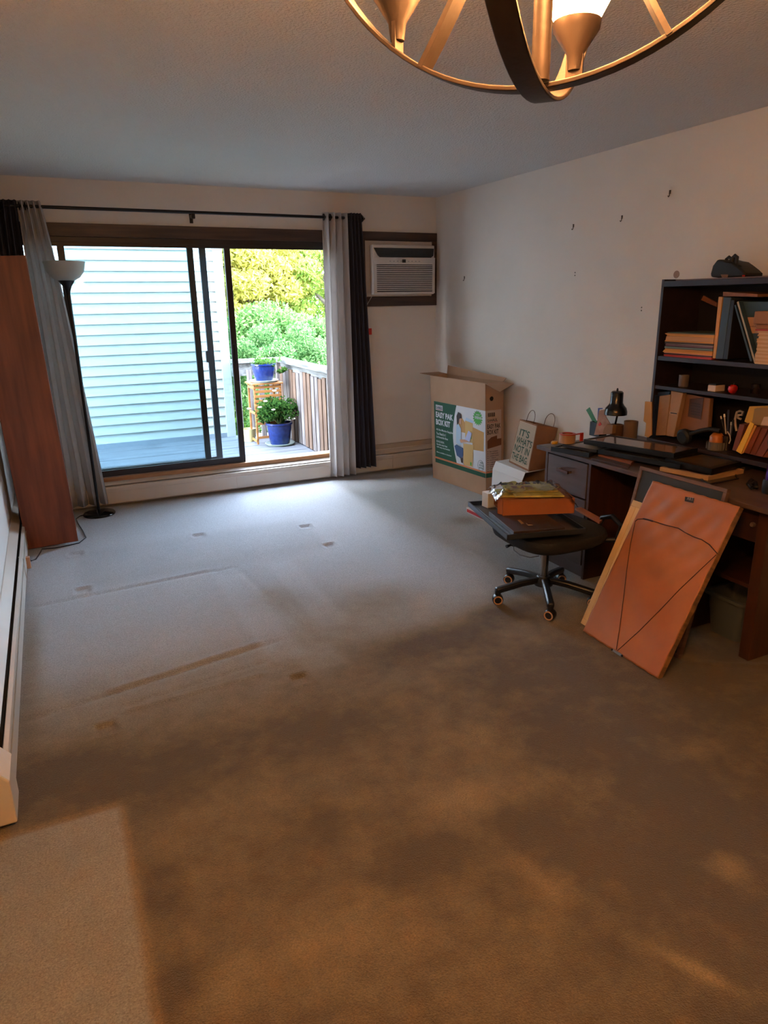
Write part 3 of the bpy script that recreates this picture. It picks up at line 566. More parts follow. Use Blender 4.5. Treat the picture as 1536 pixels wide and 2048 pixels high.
cv = [(.50-.075*math.sin(math.pi*(i/12)*.95), V1-(V1-V0-.02)*i/12) for i in range(13)]
pr2('green_print', [(.07, V1)]+cv+[(.07, V0+.02)], GREEN, 2)
pr2('orange_line', [(.07, V0+.005), (1, V0+.005), (1, V0+.022), (.07, V0+.022)], ORG, 3); pr2('green_band', [(.07, V0-.035), (1, V0-.035), (1, V0+.006), (.07, V0+.006)], GREEN, 3)
def ft(s, u, v, w, h, mat=PW, lay=4, bold=.02, nm='lettering'): text(nm, s, mat, bx, fr(u, v)+off*lay, fd, lean, w, h, bold=bold)
pr2('logo_plate', [(.105, .685), (.24, .685), (.24, .735), (.105, .735)], PW, 3)
ft('U-HAUL', .115, .698, .095, .026, M('print_navy', '1c2348', .6), 5, .03); pr2('logo_underline', [(.115, .69), (.23, .69), (.23, .694), (.115, .694)], M('print_red', 'b03028', .6), 4)
ft('EASY PAK', .105, .615, .26, .052, bold=.05); ft('BOX KIT', .105, .545, .215, .052, bold=.05)
for k, (s_, w_) in enumerate([('All the Moving Supplies', .26), ('You Need in 1', .145), ('Lightweight Box', .18)]): ft(s_, .105, .485-.036*k, w_, .024)
for k, (s_, w_) in enumerate([('BONUS BOX:', .12), ('Use the outer box', .165), ('with easy-grip handles!', .205)]): ft(s_, .105, .375-.028*k, w_, .018)
ft('More available at checkout', .105, .272, .225, .012)
# picture of someone packing boxes
pr2('pictured_box', [(.78, .395), (.97, .405), (.975, .575), (.78, .60)], TAN, 2); pr2('pictured_box', [(.53, .53), (.66, .53), (.66, .62), (.60, .66), (.53, .62)], TAN, 2)
pr2('pictured_box', [(.655, .455), (.79, .455), (.79, .64), (.655, .65)], M('print_light_tan', 'c6a468', .6), 3); pr2('pictured_box', [(.62, .23), (.78, .235), (.80, .44), (.62, .43)], M('print_light_tan', 'c6a468', .6), 4)
pr2('pictured_box_flap', [(.655, .645), (.79, .635), (.81, .655), (.68, .675)], LBL, 4); pr2('pictured_tree_mark', [(.74, .245), (.765, .245), (.765, .275), (.74, .275)], LG, 5); pr2('pictured_tree_mark', [(.74, .49), (.765, .49), (.765, .52), (.74, .52)], LG, 5)
pr2('pictured_shirt', [(.49, .42), (.55, .40), (.61, .43), (.58, .47), (.585, .56), (.54, .60), (.50, .585)], LBL, 5); pr2('pictured_jeans', [(.46, .385), (.50, .405), (.62, .385), (.62, .32), (.58, .28), (.50, .30)], JEAN, 6)
pr2('pictured_shoe', [(.56, .30), (.61, .29), (.61, .245), (.58, .245)], HAIR, 6); pr2('pictured_face', [(.55, .605), (.59, .605), (.595, .655), (.56, .67)], SKIN, 6)
pr2('pictured_hair', [(.515, .585), (.545, .61), (.56, .65), (.595, .66), (.585, .70), (.54, .71), (.51, .67)], HAIR, 7); pr2('pictured_arm', [(.56, .46), (.69, .475), (.70, .455), (.58, .43)], SKIN, 7); pr2('pictured_wrapping', [(.65, .47), (.72, .56), (.78, .545), (.74, .46)], M('print_lilac', 'b0bce0', .6), 7)
pr2('starburst', [(.875+(.085 if i % 2 else .062)*math.cos(i*math.pi/16), .69+(.068 if i % 2 else .05)*math.sin(i*math.pi/16)) for i in range(32)], LG, 3)
ft('NOW', .85, .713, .045, .012); ft('GREENER', .825, .682, .095, .022, bold=.03)
pts = [fr(.92+.05*math.cos(a), .27+.048*math.sin(a))+off*3 for a in [i*math.pi/12 for i in range(24)]]; B().tube(pts, .0012, 4, closed=True).out('round_mark', GREEN, bx)
for k, (s_, w_) in enumerate([('100%', .04), ('RECYCLED', .06), ('MATERIAL', .06)]): ft(s_, .945-w_*.64-.01, .29-.024*k, w_, .014, GREEN)
def sf(w, v): return bp(1, 0, w)+lean*v       # on the narrow right side
def st(s, w0, v, wd, h, mat=INK, lay=2): text('lettering', s, mat, bx, sf(w0, v)+fd*.0012*lay, nd, lean, wd, h, bold=.02)
def sp2(name, wv, mat, lay=1): B().prism([sf(a, c)+fd*.0012*lay for a, c in wv], fd*.0006).out(name, mat, bx)
sp2('printed_panel', [(0, V0), (.86, V0), (.86, V1), (0, V1)], M('print_cream', 'b8a498', .6)); sp2('orange_line', [(0, V0+.005), (.9, V0+.005), (.9, V0+.022), (0, V0+.022)], ORG, 2); sp2('green_band', [(0, V0-.035), (.9, V0-.035), (.9, V0+.006), (0, V0+.006)], GREEN, 2)
for k in range(11): sp2('bar_line', [(.14+k*.035, .71), (.14+k*.035+.012+.01*(k % 3 == 0), .71), (.14+k*.035+.012+.01*(k % 3 == 0), .745), (.14+k*.035, .745)], INK, 2)
st('U-HAUL', .10, .668, .10, .022); sp2('logo_underline', [(.10, .66), (.66, .66), (.66, .663), (.10, .663)], M('print_red', 'b03028'), 2)
st('EASY PAK', .08, .605, .135, .038); st('BOX KIT', .08, .555, .115, .038)
sp2('pictured_box', [(.08, .43), (.86, .45), (.86, .51), (.62, .51), (.62, .54), (.3, .53), (.08, .50)], M('print_brown', '6e3c1c', .6), 2)
for k, s_ in enumerate(['Box contents', '2 small boxes', '2 medium boxes', '1 tape', 'Packing paper', '1 marker', 'Labels', 'Stretch wrap', 'Foam pouches', 'Easy fold guide']): sp2('bullet', [(.09, .402-.0195*k), (.13, .402-.0195*k), (.13, .408-.0195*k), (.09, .408-.0195*k)], INK, 2); st(s_, .2, .398-.0195*k, .045+.007*len(s_)/2, .0095)
B().lathe([(0, 0), (.018, 0), (.018, .001), (0, .001)], (0, 0, 0), 16, X=Matrix.Translation(sf(.33, .865)+fd*.001) @ fd.to_track_quat('Z', 'Y').to_matrix().to_4x4()).out('hand_hole', GAP, bx)
# ---------------- white carton and paper bag ----------------
ZC = .335; c0 = at(992, 923, 2, ZC); c1 = at(1051, 946, 2, ZC); cb = Vector((.20, .02, 0)); dn = Vector((-.03, -.005, -.055))
wc = thing('carton', 'white cardboard carton with an open end on the floor under the paper bag', 'box', ((c0+c1)/2*1.0+cb/2)-Vector((0, 0, ZC)))
wc.location.z = 0
g0, g1 = c0+dn, c1+dn; f0 = Vector((g0.x-.01, g0.y, .0)); f1 = Vector((g1.x-.01, g1.y, .0)); h0 = c0+cb; h1 = c1+cb
def leaf(name, pts, mat, th=.003): B().prism(pts, (pts[1]-pts[0]).cross(pts[2]-pts[0]).normalized()*th).out(name, mat, wc)
leaf('top', [c0, c1, h1, h0], PAPW); leaf('shoulder', [g0, g1, c1, c0], PAPW); leaf('front', [f0, f1, g1, g0], PAPW)
leaf('back', [Vector((h0.x, h0.y, 0)), Vector((h1.x, h1.y, 0)), h1, h0], KRAFT); leaf('far_end', [f0, Vector((h0.x, h0.y, 0)), h0, c0, g0], PAPW); leaf('base', [f0+Vector((0, 0, .004)), f1+Vector((0, 0, .004)), Vector((h1.x, h1.y, .004)), Vector((h0.x, h0.y, .004))], KRAFT)
leaf('inner_liner', [f0+Vector((.02, .01, .01)), f1+Vector((.02, .02, .01)), g1+Vector((.02, .02, -.01)), g0+Vector((.02, .01, -.01))], KRAFT)
leaf('open_flap', [h1, Vector((h1.x, h1.y, 0)), Vector((h1.x+.03, h1.y-.16, 0)), h1+Vector((.01, -.10, -.02))], KRAFT)
b0, b1, b2 = at(1018, 924, 2, ZC+.004), at(1057, 943, 2, ZC+.004), at(1091, 937, 2, ZC+.004)
bg = thing('paper_bag', 'brown paper carrier bag with green lettering standing on the white carton', 'bag', (b0+b2)/2)
BAG = M('bag_kraft', '8f6448', .85, var='875c40', scale=9, bump=.15, bscale=40)
def onx(u, v, x): return at(u, v, 0, x)
t0 = onx(1040, 838, b0.x+.035); t1 = onx(1075, 850, b1.x+.045); t2 = onx(1116, 856, min(b2.x+.05, -.015)); b3 = b0+(b2-b1); t3 = t0+(t2-t1)*.98
b3.x = min(b3.x, -.012); t3.x = min(t3.x, -.008)
for q in ((b0, b1, t1, t0), (b1, b2, t2, t1), (b2, b3, t3, t2), (b3, b0, t0, t3), (b0, b1, b2, b3)): B().add(q, [(0, 1, 2, 3)]).out('bag_side', BAG, bg, thick=.0015)
fx = (b1-b0); fy = (t0-b0); fy1 = (t1-b1); nf = fx.cross(fy).normalized()
def bq(u, v): return (b0+fx*u)*(1-v)+(t0+(t1-t0)*u)*v
CRM = M('bag_cream_print', 'b9a48c', .7); DG = M('bag_green_print', '1f4a38', .7)
B().add([bq(.04, .04)+nf*.002, bq(.97, .04)+nf*.002, bq(.97, .97)+nf*.002, bq(.04, .97)+nf*.002], [(0, 1, 2, 3)]).out('cream_print', CRM, bg, thick=.0004)
b = B()
for k in range(36):
    v = .08+k*.0245; b.add([bq(.06, v)+nf*.0026, bq(.94, v)+nf*.0026, bq(.94, v+.005)+nf*.0026, bq(.06, v+.005)+nf*.0026], [(0, 1, 2, 3)])
b.out('ruled_lines', M('bag_line_print', '8a7a68', .7), bg)['kind'] = 'stuff'
for s_, u, v, w_, h_ in (("IT'S", .2, .66, .5, .155), ("WHAT'S", .11, .48, .80, .155), ('NOT IN', .10, .30, .76, .155), ('THE BAG.', .07, .11, .80, .155)):
    text('lettering', s_, DG, bg, bq(u, v)+nf*.0032, fx, bq(u, v+.1)-bq(u, v), w_*fx.length*(1-.1*v), h_*fy.length, bold=.015)
gx = b2-b1; gy = t2-b2; ng = gx.cross(gy).normalized()
def gq(u, v): return (b1+gx*u)*(1-v)+(t1+(t2-t1)*u)*v
for s_, u, v, w_, h_ in (('VEGAN', .3, .80, .55, .085), ('300', .2, .60, .62, .13), ('PEACE', .2, .27, .55, .07), ('OF', .4, .2, .14, .03), ('MIND', .2, .10, .5, .085)):
    text('lettering', s_, INK, bg, gq(u, v)+ng*.002, gx, gq(u, v+.1)-gq(u, v), w_*(t2-t1).length, h_*gy.length, bold=.02)
for v in (.77, .545, .51, .475, .44, .405, .37): B().add([gq(.2, v)+ng*.002, gq(.84, v)+ng*.002, gq(.84, v+.008)+ng*.002, gq(.2, v+.008)+ng*.002], [(0, 1, 2, 3)]).out('print_line', INK, bg)
up_ = (t0-b0).normalized()*.085
for A_, C_ in (((t0*.62+t1*.38), (t0*.22+t1*.78)+Vector((0.0, 0, 0))), (t3*.62+t2*.38, t3*.2+t2*.8)):
    pts = [A_-up_*.3, A_+up_*.3]+[A_.lerp(C_, .5-.5*math.cos(a))+up_*(.35+.75*math.sin(a)) for a in [math.pi*i/10 for i in range(1, 10)]]+[C_+up_*.3, C_-up_*.3]
    B().tube(pts, .0022, 6).out('handle', M('bag_cord', '5a3a2a', .8), bg, smooth=True)
# ---------------- desk ----------------
DKW = wood('dark_walnut_laminate', '5c4740', '48352f', (9, 1, 9), 2.2, .42, .1); DKV = wood('dark_walnut_front', '59453f', '4a3833', (9, 1.2, 9), 2.4, .45, .1); INS = wood('desk_side_wood', '44230f', '33190b', (8, 8, 1), 2.5, .5, .1)
DFX = -.752; DZ = .72; PX = -.715
dsk = thing('desk', 'long dark walnut desk along the right wall, loaded with frames', 'desk', (-.38, -3.4, 0))
B().box(DFX, -.012, -4.17, -2.57, DZ-.024, DZ).out('desktop', DKW, dsk, bevel=.004)
for y0, xf in ((-2.635, PX), (-3.01, PX), (-3.735, -.685)): B().box(xf, -.03, y0, y0+.02, .0, DZ-.024).out('side_panel', DKV if y0 > -2.8 else INS, dsk, bevel=.002)
B().box(-.702, -.03, -4.082, -4.03, .0, DZ-.024).out('side_panel', INS, dsk, bevel=.003)
B().box(-.05, -.03, -4.03, -2.64, .25, .69).out('back_panel', INS, dsk)
HND = M('brass_pull_metal', 'a08878', .3, .8); HNW = wood('pull_wood', '5c3020', '44200f', (1, 6, 1), 4, .4)
for z0, z1 in ((.478, .68), (.08, .468)):
    f = B().box(PX-.004, PX+.014, -2.985, -2.645, z0, z1).out('drawer', DKV, dsk, bevel=.003)
    zc = z1-.072; B().box(PX-.036, PX-.024, -2.86, -2.755, zc-.009, zc+.009).out('handle', HNW, f, bevel=.003)
    for yy_ in (-2.77, -2.86): B().box(PX-.034, PX-.004, yy_, yy_+.014, zc-.007, zc+.008).out('handle_foot', HND, f, bevel=.002)
B().box(PX+.02, -.05, -2.99, -2.615, .0, .07).out('plinth', DKV, dsk)
f = B().box(-.665, -.65, -4.028, -3.715, .53, .69).out('drawer', INS, dsk, bevel=.003); B().lathe([(0, 0), (.008, 0), (.012, .012), (.008, .02), (0, .021)], (0, 0, 0), 14, X=Matrix.Translation((-.665, -3.99, .61)) @ Matrix.Rotation(R(-90), 4, 'Y')).out('knob', HND, f, smooth=True)
B().box(-.64, -.05, -4.03, -3.715, .305, .323).out('shelf', INS, dsk)
B().box(-.55, -.05, -3.715, -3.01, .0, .02).out('foot_rail', INS, dsk)
# hutch
HW = wood('espresso_veneer', '2e2021', '221718', (9, 1, 9), 2.5, .42, .08); HB = M('espresso_back', '160e0e', .7)
hu = thing('hutch', 'dark espresso open shelf hutch standing on the desk against the wall', 'shelf unit', (-.15, -3.6, DZ))
HY0, HY1, HX = -2.985, -4.19, -.295
B().box(HX, -.004, HY0-.018, HY0, DZ, 1.65).out('side_panel', HW, hu, bevel=.002); B().box(HX, -.004, HY1, HY1+.018, DZ, 1.65).out('side_panel', HW, hu, bevel=.002)
B().box(-.010, -.004, HY1, HY0, .76, 1.63).out('back_panel', HB, hu)
for z0, z1, d_, nm in ((1.612, 1.640, 0, 'top_board'), (1.226, 1.249, .004, 'shelf'), (1.070, 1.090, .004, 'shelf'), (.768, .792, -.01, 'bottom_board')): B().box(HX+d_, -.010, HY1+.018, HY0-.018, z0, z1).out(nm, HW, hu, bevel=.002)
B().box(HX, -.004, HY1, HY0-.095, 1.640, 1.646).out('top_veneer', M('worn_top_edge', '5a4238', .5), hu)
# ---------------- shelf contents ----------------
X1 = -.285
def ys(u, v=680): return at(u, v, 0, X1).y
Z1 = 1.249
stack = [('b03a34', .011, 'red folder at the bottom of the envelope stack', 0), ('3c2c2c', .007, 'dark brown folder just above the red folder', .002), ('d08a6a', .004, 'salmon folder low in the envelope stack', -.002), ('c8873a', .012, 'wide orange envelope low in the stack', -.006), ('b87a34', .006, 'tan orange envelope above the wide orange one', .0),
         ('4a5850', .005, 'slate green folder in the lower middle of the stack', .0), ('7fa096', .003, 'thin mint folder in the middle of the stack', .0), ('34383c', .005, 'charcoal folder in the middle of the stack', .0), ('6a4a52', .009, 'mauve folder in the middle of the stack', .006), ('a89a90', .003, 'thin pale sleeve in the middle of the stack', .006),
         ('3e3430', .010, 'dark folder under the padded envelopes', .003), ('c98a44', .006, 'flat orange envelope under the thick padded one', .0), ('b98a5c', .022, 'thick tan padded envelope near the top of the stack', .006), ('d09040', .006, 'orange envelope on the thick padded one', .008), ('c2884a', .007, 'tan envelope second from the top', -.002), ('4a5a50', .005, 'dark green folder on top of the envelope stack', .004)]
z = Z1
ya, yb = at(1328, 690, 0, X1).y, at(1425, 700, 0, X1).y
for k, (c_, th, lb, dy) in enumerate(stack):
    ti = rnd(-.004, .004); th *= 1.06
    b = B().hexa([(X1+rnd(0, .01), ya-dy, z), (X1+.005, yb+.004, z), (-.03, yb+.004, z), (-.03, ya-dy-.01, z)], [(X1+rnd(0, .01), ya-dy+ti, z+th*.92), (X1+.005, yb+.004, z+th*.98), (-.03, yb+.004, z+th*.98), (-.03, ya-dy-.01, z+th*.92)])
    one(b, 'folder' if 'folder' in lb or 'sleeve' in lb else 'envelope', M('paper_'+c_, c_, .7), lb, 'folder' if 'folder' in lb or 'sleeve' in lb else 'envelope', 'flat stack on the upper shelf'); z += th
def upright(px, c_, name, lb, cat, dep=.23, x=X1, pages=None, rough=.5):
    return one(fp(px, x, dep), name, M('cover_'+c_, c_, rough, bump=.03, bscale=120), lb, cat, 'upright folders and binders on the upper shelf', bevel=.002)
upright([(1425, 716.5), (1430.5, 717), (1445, 594), (1437, 593.5)], 'b8823c', 'binder', 'tall mustard yellow binder right of the envelope stack', 'binder')
upright([(1431, 717.5), (1445, 718), (1462, 595), (1447, 594)], '34424e', 'binder', 'tall slate blue binder right of the mustard one', 'binder')
upright([(1445.5, 718.2), (1455, 718.8), (1469, 600), (1462.5, 600)], '1c1614', 'binder', 'black binder in the shade of the slate blue one', 'binder')
pl = B(); a_ = [at(u, v, 0, X1) for u, v in ((1509, 722.5), (1512.5, 722.5), (1476, 604.5), (1473, 605))]; pl.prism([Vector((p.x+.012, p.y, max(p.z, Z1+.001))) for p in a_], (0.21, 0, 0))
one(fp([(1500, 722.3), (1504.5, 722.5), (1471, 609), (1468.5, 611)], X1, .22), 'book', M('cover_2c3a46', '2c3a46', .5), 'thin blue grey book leaning left behind the labelled one', 'book')
bk = thing('book', 'blue book leaning left with a pale label band on its cover', 'book', at(1508, 722, 0, X1))
A0, A1 = at(1508, 722.5, 0, X1), at(1473, 604.5, 0, X1); A0.z = Z1+.002
dv = (A1-A0).normalized(); nv = Vector((0, dv.z, -dv.y)); nv = nv if nv.y < 0 else -nv      # thickness direction
B().prism([A0, A0+nv*.010, A1+nv*.010, A1], (.205, 0, 0)).out('pages', M('page_edge', 'a89c8c', .8), bk)
cw = M('cover_25506c', '2b4252', .5)
for k_ in (0, .0105): B().prism([A0+nv*k_, A0+nv*(k_+.0022), A1+nv*(k_+.0022), A1+nv*k_], (.21, 0, 0)).out('cover', cw, bk)
# open cover turned towards the room, seen broad side
fcov = [at(1512, 722, 0, X1), at(1536, 724, 0, X1), at(1536, 604, 0, X1), at(1477, 604, 0, X1)]
fcov = [Vector((X1+.03, p.y, max(p.z, Z1+.002))) for p in fcov]; fcov[1].y -= .05; fcov[2].y -= .05
B().prism(fcov, (.006, 0, 0)).out('cover_face', cw, bk, label='broad blue cover facing the room')
lf = [at(u, v, 0, X1+.029) for u, v in ((1483, 635), (1516, 634), (1530, 666), (1494, 667))]; B().prism(lf, (-.001, 0, 0)).out('label_band', M('tan_label', 'a8826c', .7), bk)
text('lettering', 'Portfolio', M('label_print', '5a4038', .7), bk, at(1496, 654, 0, X1+.0275), (0, -1, 0), (0, 0, 1), .05, .007, off=0)
zz = Z1; k = 0
while zz < 1.395:
    th = rnd(.006, .012); y0_ = ys(1515, 700)+rnd(-.008, .006)
    one(B().hexa([(X1-.01, y0_, zz), (X1-.01, -3.86, zz), (-.06, -3.86, zz), (-.06, y0_, zz)], [(X1-.01, y0_+rnd(-.003, .003), zz+th*.95), (X1-.01, -3.86, zz+th*.95), (-.06, -3.86, zz+th*.95), (-.06, y0_, zz+th*.95)]), 'paper_bundle', M('bundle_'+('a', 'b')[k % 2], ('c4a483', 'b8946c')[k % 2], .8, bump=.1), 'ragged cream paper bundle in the tall pile at the right of the upper shelf', 'paper', 'pile of paper bundles on the upper shelf'); zz += th; k += 1
one(B().box(X1-.012, -.08, -3.85, ys(1514, 660), zz, zz+.007), 'folder', M('cover_8a2c2c', '9a3230', .6), 'dark red folder lying on the pile of paper bundles', 'folder')
one(B().box(X1+.01, -.08, -3.86, ys(1512, 640)+.004, zz+.008, zz+.03).box(X1-.01, X1+.12, -3.86, ys(1510, 640), zz+.0301, zz+.088), 'box', M('tan_card', '8f6446', .75), 'tan card box resting on top of the paper pile', 'box', bevel=.003)
one(fp([(1446, 583.5), (1515, 588), (1515, 594), (1500, 593.5), (1446, 592.5)], X1+.01, .2), 'notebook', M('brown_book', '8a5c3a', .6, var='6e452a', scale=20), 'brown notebook lying across the upright binders', 'book', bevel=.001)
one(fp([(1402, 600), (1407, 591), (1434, 606), (1433, 614)], -.10, .012), 'wood_strip', M('rust_wood', '7a4424', .6), 'short rust brown strip leaning behind the envelope stack', 'wood')
# black camera bag on top
tb = at(1450, 557, 0, -.2); cbg = thing('camera_bag', 'black padded camera bag with loose straps on top of the hutch', 'bag', (tb.x, tb.y, 1.646))
NYL = M('black_nylon', '121112', .6, bump=.2, bscale=200)
b = B(); xs_ = -.24
prof = [at(u, v, 0, xs_) for u, v in ((1421, 554), (1420.5, 547), (1425, 531), (1434, 519), (1441, 519), (1452, 522), (1463, 524), (1474, 532), (1484, 540), (1490, 546), (1489, 556), (1436, 558))]
prof = [Vector((p.x, p.y, max(p.z, 1.647))) for p in prof]; b.prism(prof, (.13, 0, 0)); b.out('body', NYL, cbg, bevel=.008, smooth=True)
for pxs, r_ in (([(1452, 530), (1453, 518), (1458, 514), (1463, 518), (1461, 530)], .008), ([(1464, 530), (1466, 515), (1470, 511), (1474, 514), (1472, 530)], .009), ([(1469, 532), (1472, 527), (1476, 530), (1472, 537)], .003), ([(1475, 536), (1478, 530), (1482, 532), (1479, 540)], .003), ([(1480, 537), (1486, 539), (1490, 543), (1489, 549), (1493, 551)], .003)):
    B().tube([at(u, v, 0, xs_+.02) for u, v in pxs], r_, 8).out('strap', NYL, cbg, smooth=True)
pt = [at(u, v, 0, xs_-.003) for u, v in ((1441, 549), (1456, 549), (1455, 556), (1444, 557))]; B().prism([Vector((p.x, p.y, max(p.z, 1.648))) for p in pt], (.002, 0, 0)).out('patch', M('tan_patch', '8a6a54', .7), cbg)
pt = [at(u, v, 0, xs_-.003) for u, v in ((1484, 550), (1490, 550), (1489, 556), (1484, 556))]; B().prism([Vector((p.x, p.y, max(p.z, 1.648))) for p in pt], (.002, 0, 0)).out('tag', M('red_tag', 'c0281c'), cbg)
# middle shelf
Z2 = 1.090
def stand_at(u, v, z): return at(u, v, 2, z)
def cyl(p, r, h, name, mat, lb, cat, prof=None): return one(B().lathe(prof or [(0, 0), (r*.92, 0), (r, h*.1), (r, h), (r*.88, h), (r*.85, h*.12), (0, h*.1)], p, 28), name, mat, lb, cat, smooth=True)
p = stand_at(1386, 775, Z2); cyl((-.22, p.y+.06, Z2), .026, .062, 'cup', M('grey_ceramic', '6a5a52', .5), 'small grey cup on the middle shelf', 'cup')
q = at(1425, 783, 0, -.26); bxw = thing('small_box', 'small white box with a dark cluttered top on the middle shelf', 'box', (-.24, q.y, Z2))
B().box(-.27, -.20, q.y-.024, q.y+.024, Z2, Z2+.032).out('body', M('offwhite_card', 'c4aea0', .6), bxw, bevel=.003); B().box(-.266, -.204, q.y-.022, q.y+.022, Z2+.032, Z2+.040).out('lid', INK, bxw, bevel=.002)
q = at(1465, 784, 0, -.25); ap = thing('apple', 'shiny red apple on the middle shelf', 'apple', (-.25, q.y, Z2))
B().lathe([(0, .003), (.010, .0), (.018, .006), (.0235, .022), (.021, .036), (.012, .043), (.004, .040), (0, .037)], (-.25, q.y, Z2), 24).out('flesh', M('red_apple_skin', 'a81c18', .2, var='7e1410', scale=30), ap, smooth=True); B().tube([(-.25, q.y, Z2+.038), (-.247, q.y, Z2+.052)], .0015, 6).out('stem', BARK, ap)
cyl((-.19, q.y+.035, Z2), .02, .04, 'ball', M('blue_black_gloss', '1a1e26', .2), 'small dark blue ball left of the red apple', 'ball', [(0, 0), (.012, .003), (.02, .02), (.012, .037), (0, .04)])
cyl((-.15, q.y-.05, Z2), .022, .045, 'jar', M('brown_black_glass', '1c1210', .2), 'dark squat jar right of the red apple', 'jar')
# bottom of the hutch
Z3 = .792
def bz(px, x): return [Vector((p.x, p.y, max(p.z, Z3+.0005))) for p in [at(u, v, 0, x) for u, v in px]]
one(B().prism(bz([(1289, 872), (1296, 875), (1303, 870), (1303, 804), (1290, 803), (1288, 832), (1287, 842), (1292, 846), (1291, 860)], -.31), (.006, 0, 0)), 'envelope', M('amber_paper', 'b5803e', .7, bump=.3, bscale=30), 'torn amber envelope standing at the left side of the hutch', 'envelope')
NAVY = M('navy_folder', '1c2c4c', .5)
one(B().prism(bz([(1301, 878), (1306, 878), (1312, 792), (1304, 788)], -.285), (.22, 0, 0)), 'folder', NAVY, 'navy folder at the left end of the lower compartment', 'folder')
one(B().prism(bz([(1306.5, 852), (1307.5, 852), (1311.5, 793), (1307.5, 794)], -.28), (.2, 0, 0)), 'paper_sheet', PAPW, 'white sheet showing between the two navy folders', 'paper')
one(B().prism(bz([(1307.5, 880), (1310.5, 880), (1340, 783), (1314, 785)], -.262), (.2, 0, 0)), 'folder', M('navy_binder', '15243f', .5), 'navy binder behind the brown paper parcel', 'folder')
PK = M('brown_wrapping_paper', '94704e', .75, var='8a6646', scale=9, bump=.35, bscale=25)
pc = thing('parcel', 'brown paper wrapped flat parcel with a taped centre fold', 'parcel', bz([(1335, 873)], -.27)[0])
B().prism(bz([(1311, 871), (1331, 871), (1341, 790), (1340, 789), (1319, 792)], -.275), (.03, 0, 0)).out('wrapped_end', PK, pc, bevel=.003)
B().prism(bz([(1331, 871), (1347, 874), (1366, 786), (1342, 781)], -.27), (.03, 0, 0)).out('wrapped_middle', M('brown_wrapping_paper_light', 'a07c5c', .7, bump=.3, bscale=25), pc, bevel=.003)
B().prism(bz([(1339.5, 823), (1355.5, 825), (1354.5, 830), (1339.5, 828)], -.272), (-.002, 0, 0)).out('tape_label', M('cream_tape', 'b89a80', .5), pc)
B().prism(bz([(1341, 824.5), (1354, 826.2), (1353.5, 828.6), (1341, 826.8)], -.2745), (-.001, 0, 0)).out('dark_slot', INK, pc)
pc2 = thing('parcel', 'darker brown paper parcel with a printed panel right of the taped one', 'parcel', bz([(1380, 870)], -.24)[0])
B().prism(bz([(1349, 860), (1415, 862), (1420, 797), (1366, 786)], -.235), (.03, 0, 0)).out('wrapping', M('brown_wrapping_paper_dark', '84583a', .75, bump=.3, bscale=25), pc2, bevel=.003)
B().prism(bz([(1376, 833), (1402, 839), (1408, 795), (1380, 798)], -.238), (-.0015, 0, 0)).out('printed_panel', M('dark_print_panel', '4a2e22', .7), pc2)
for k_ in range(5): B().prism(bz([(1382, 827-k_*5.5), (1400, 830-k_*5.5), (1400, 831.5-k_*5.5), (1382, 828.5-k_*5.5)], -.2415), (-.0008, 0, 0)).out('print_line', M('print_line_brown', '2e1c14', .7), pc2)
# dark roll + orange dome
gg = bz([(1364, 878)], -.30)[0]; rl = thing('headset', 'black padded headset lying in front of the parcels', 'headset', (gg.x, gg.y, Z3))
B().lathe([(0, -.02), (.03, -.02), (.042, -.01), (.042, .01), (.03, .02), (0, .02)], (0, 0, 0), 24, X=Matrix.Translation((-.285, gg.y+.0, Z3+.044)) @ Matrix.Rotation(R(80), 4, 'Y')).out('ear_cushion', NYL, rl, smooth=True)
B().tube([(-.285, gg.y-.03, Z3+.06), (-.27, gg.y-.08, Z3+.085), (-.26, gg.y-.14, Z3+.105), (-.25, gg.y-.19, Z3+.10)], .012, 10).out('headband', NYL, rl, smooth=True)
dm = bz([(1415, 866)], -.2)[0]; dp = (-.235, gg.y-.165, Z3)
dt = thing('toy_dome', 'small orange dome on a black base in the lower compartment', 'ornament', dp)
B().lathe([(0, 0), (.035, 0), (.038, .02), (.036, .035), (0, .036)], dp, 24).out('base', NYL, dt, smooth=True); B().lathe([(.036, .0), (.036, .01), (.035, .030), (.022, .048), (0, .054)], (dp[0], dp[1], Z3+.036), 24).out('dome', M('orange_plastic', 'a85c1c', .35), dt, smooth=True)
gp = at(1434, 892, 2, Z3); gpx = -.24; gpy = at(1434, 880, 0, -.24).y
gj = thing('glass_jar', 'small clear ribbed glass jar in front of the brushes', 'jar', (gpx, gpy, Z3))
B().lathe([(0, 0), (.045, 0), (.046, .042), (.043, .042), (.042, .006), (0, .006)], (gpx, gpy, Z3), 20).out('glass', M('cloudy_glass', '8a8278', .25, trans=.5), gj)
for k_ in range(8): B().tube([(gpx+.047*math.cos(k_*.785), gpy+.047*math.sin(k_*.785), Z3+.004), (gpx+.047*math.cos(k_*.785), gpy+.047*math.sin(k_*.785), Z3+.04)], .003, 6).out('rib', M('cloudy_glass', '8a8278'), gj, smooth=True)
bh = at(1455, 880, 0, -.2).y
hc = one(B().lathe([(0, 0), (.032, 0), (.034, .075), (.031, .075), (.029, .006), (0, .006)], (-.20, bh, Z3), 24), 'brush_cup', M('brown_black_glass', '1c1210'), 'dark cup holding brushes and pens in the hutch', 'cup', smooth=True)
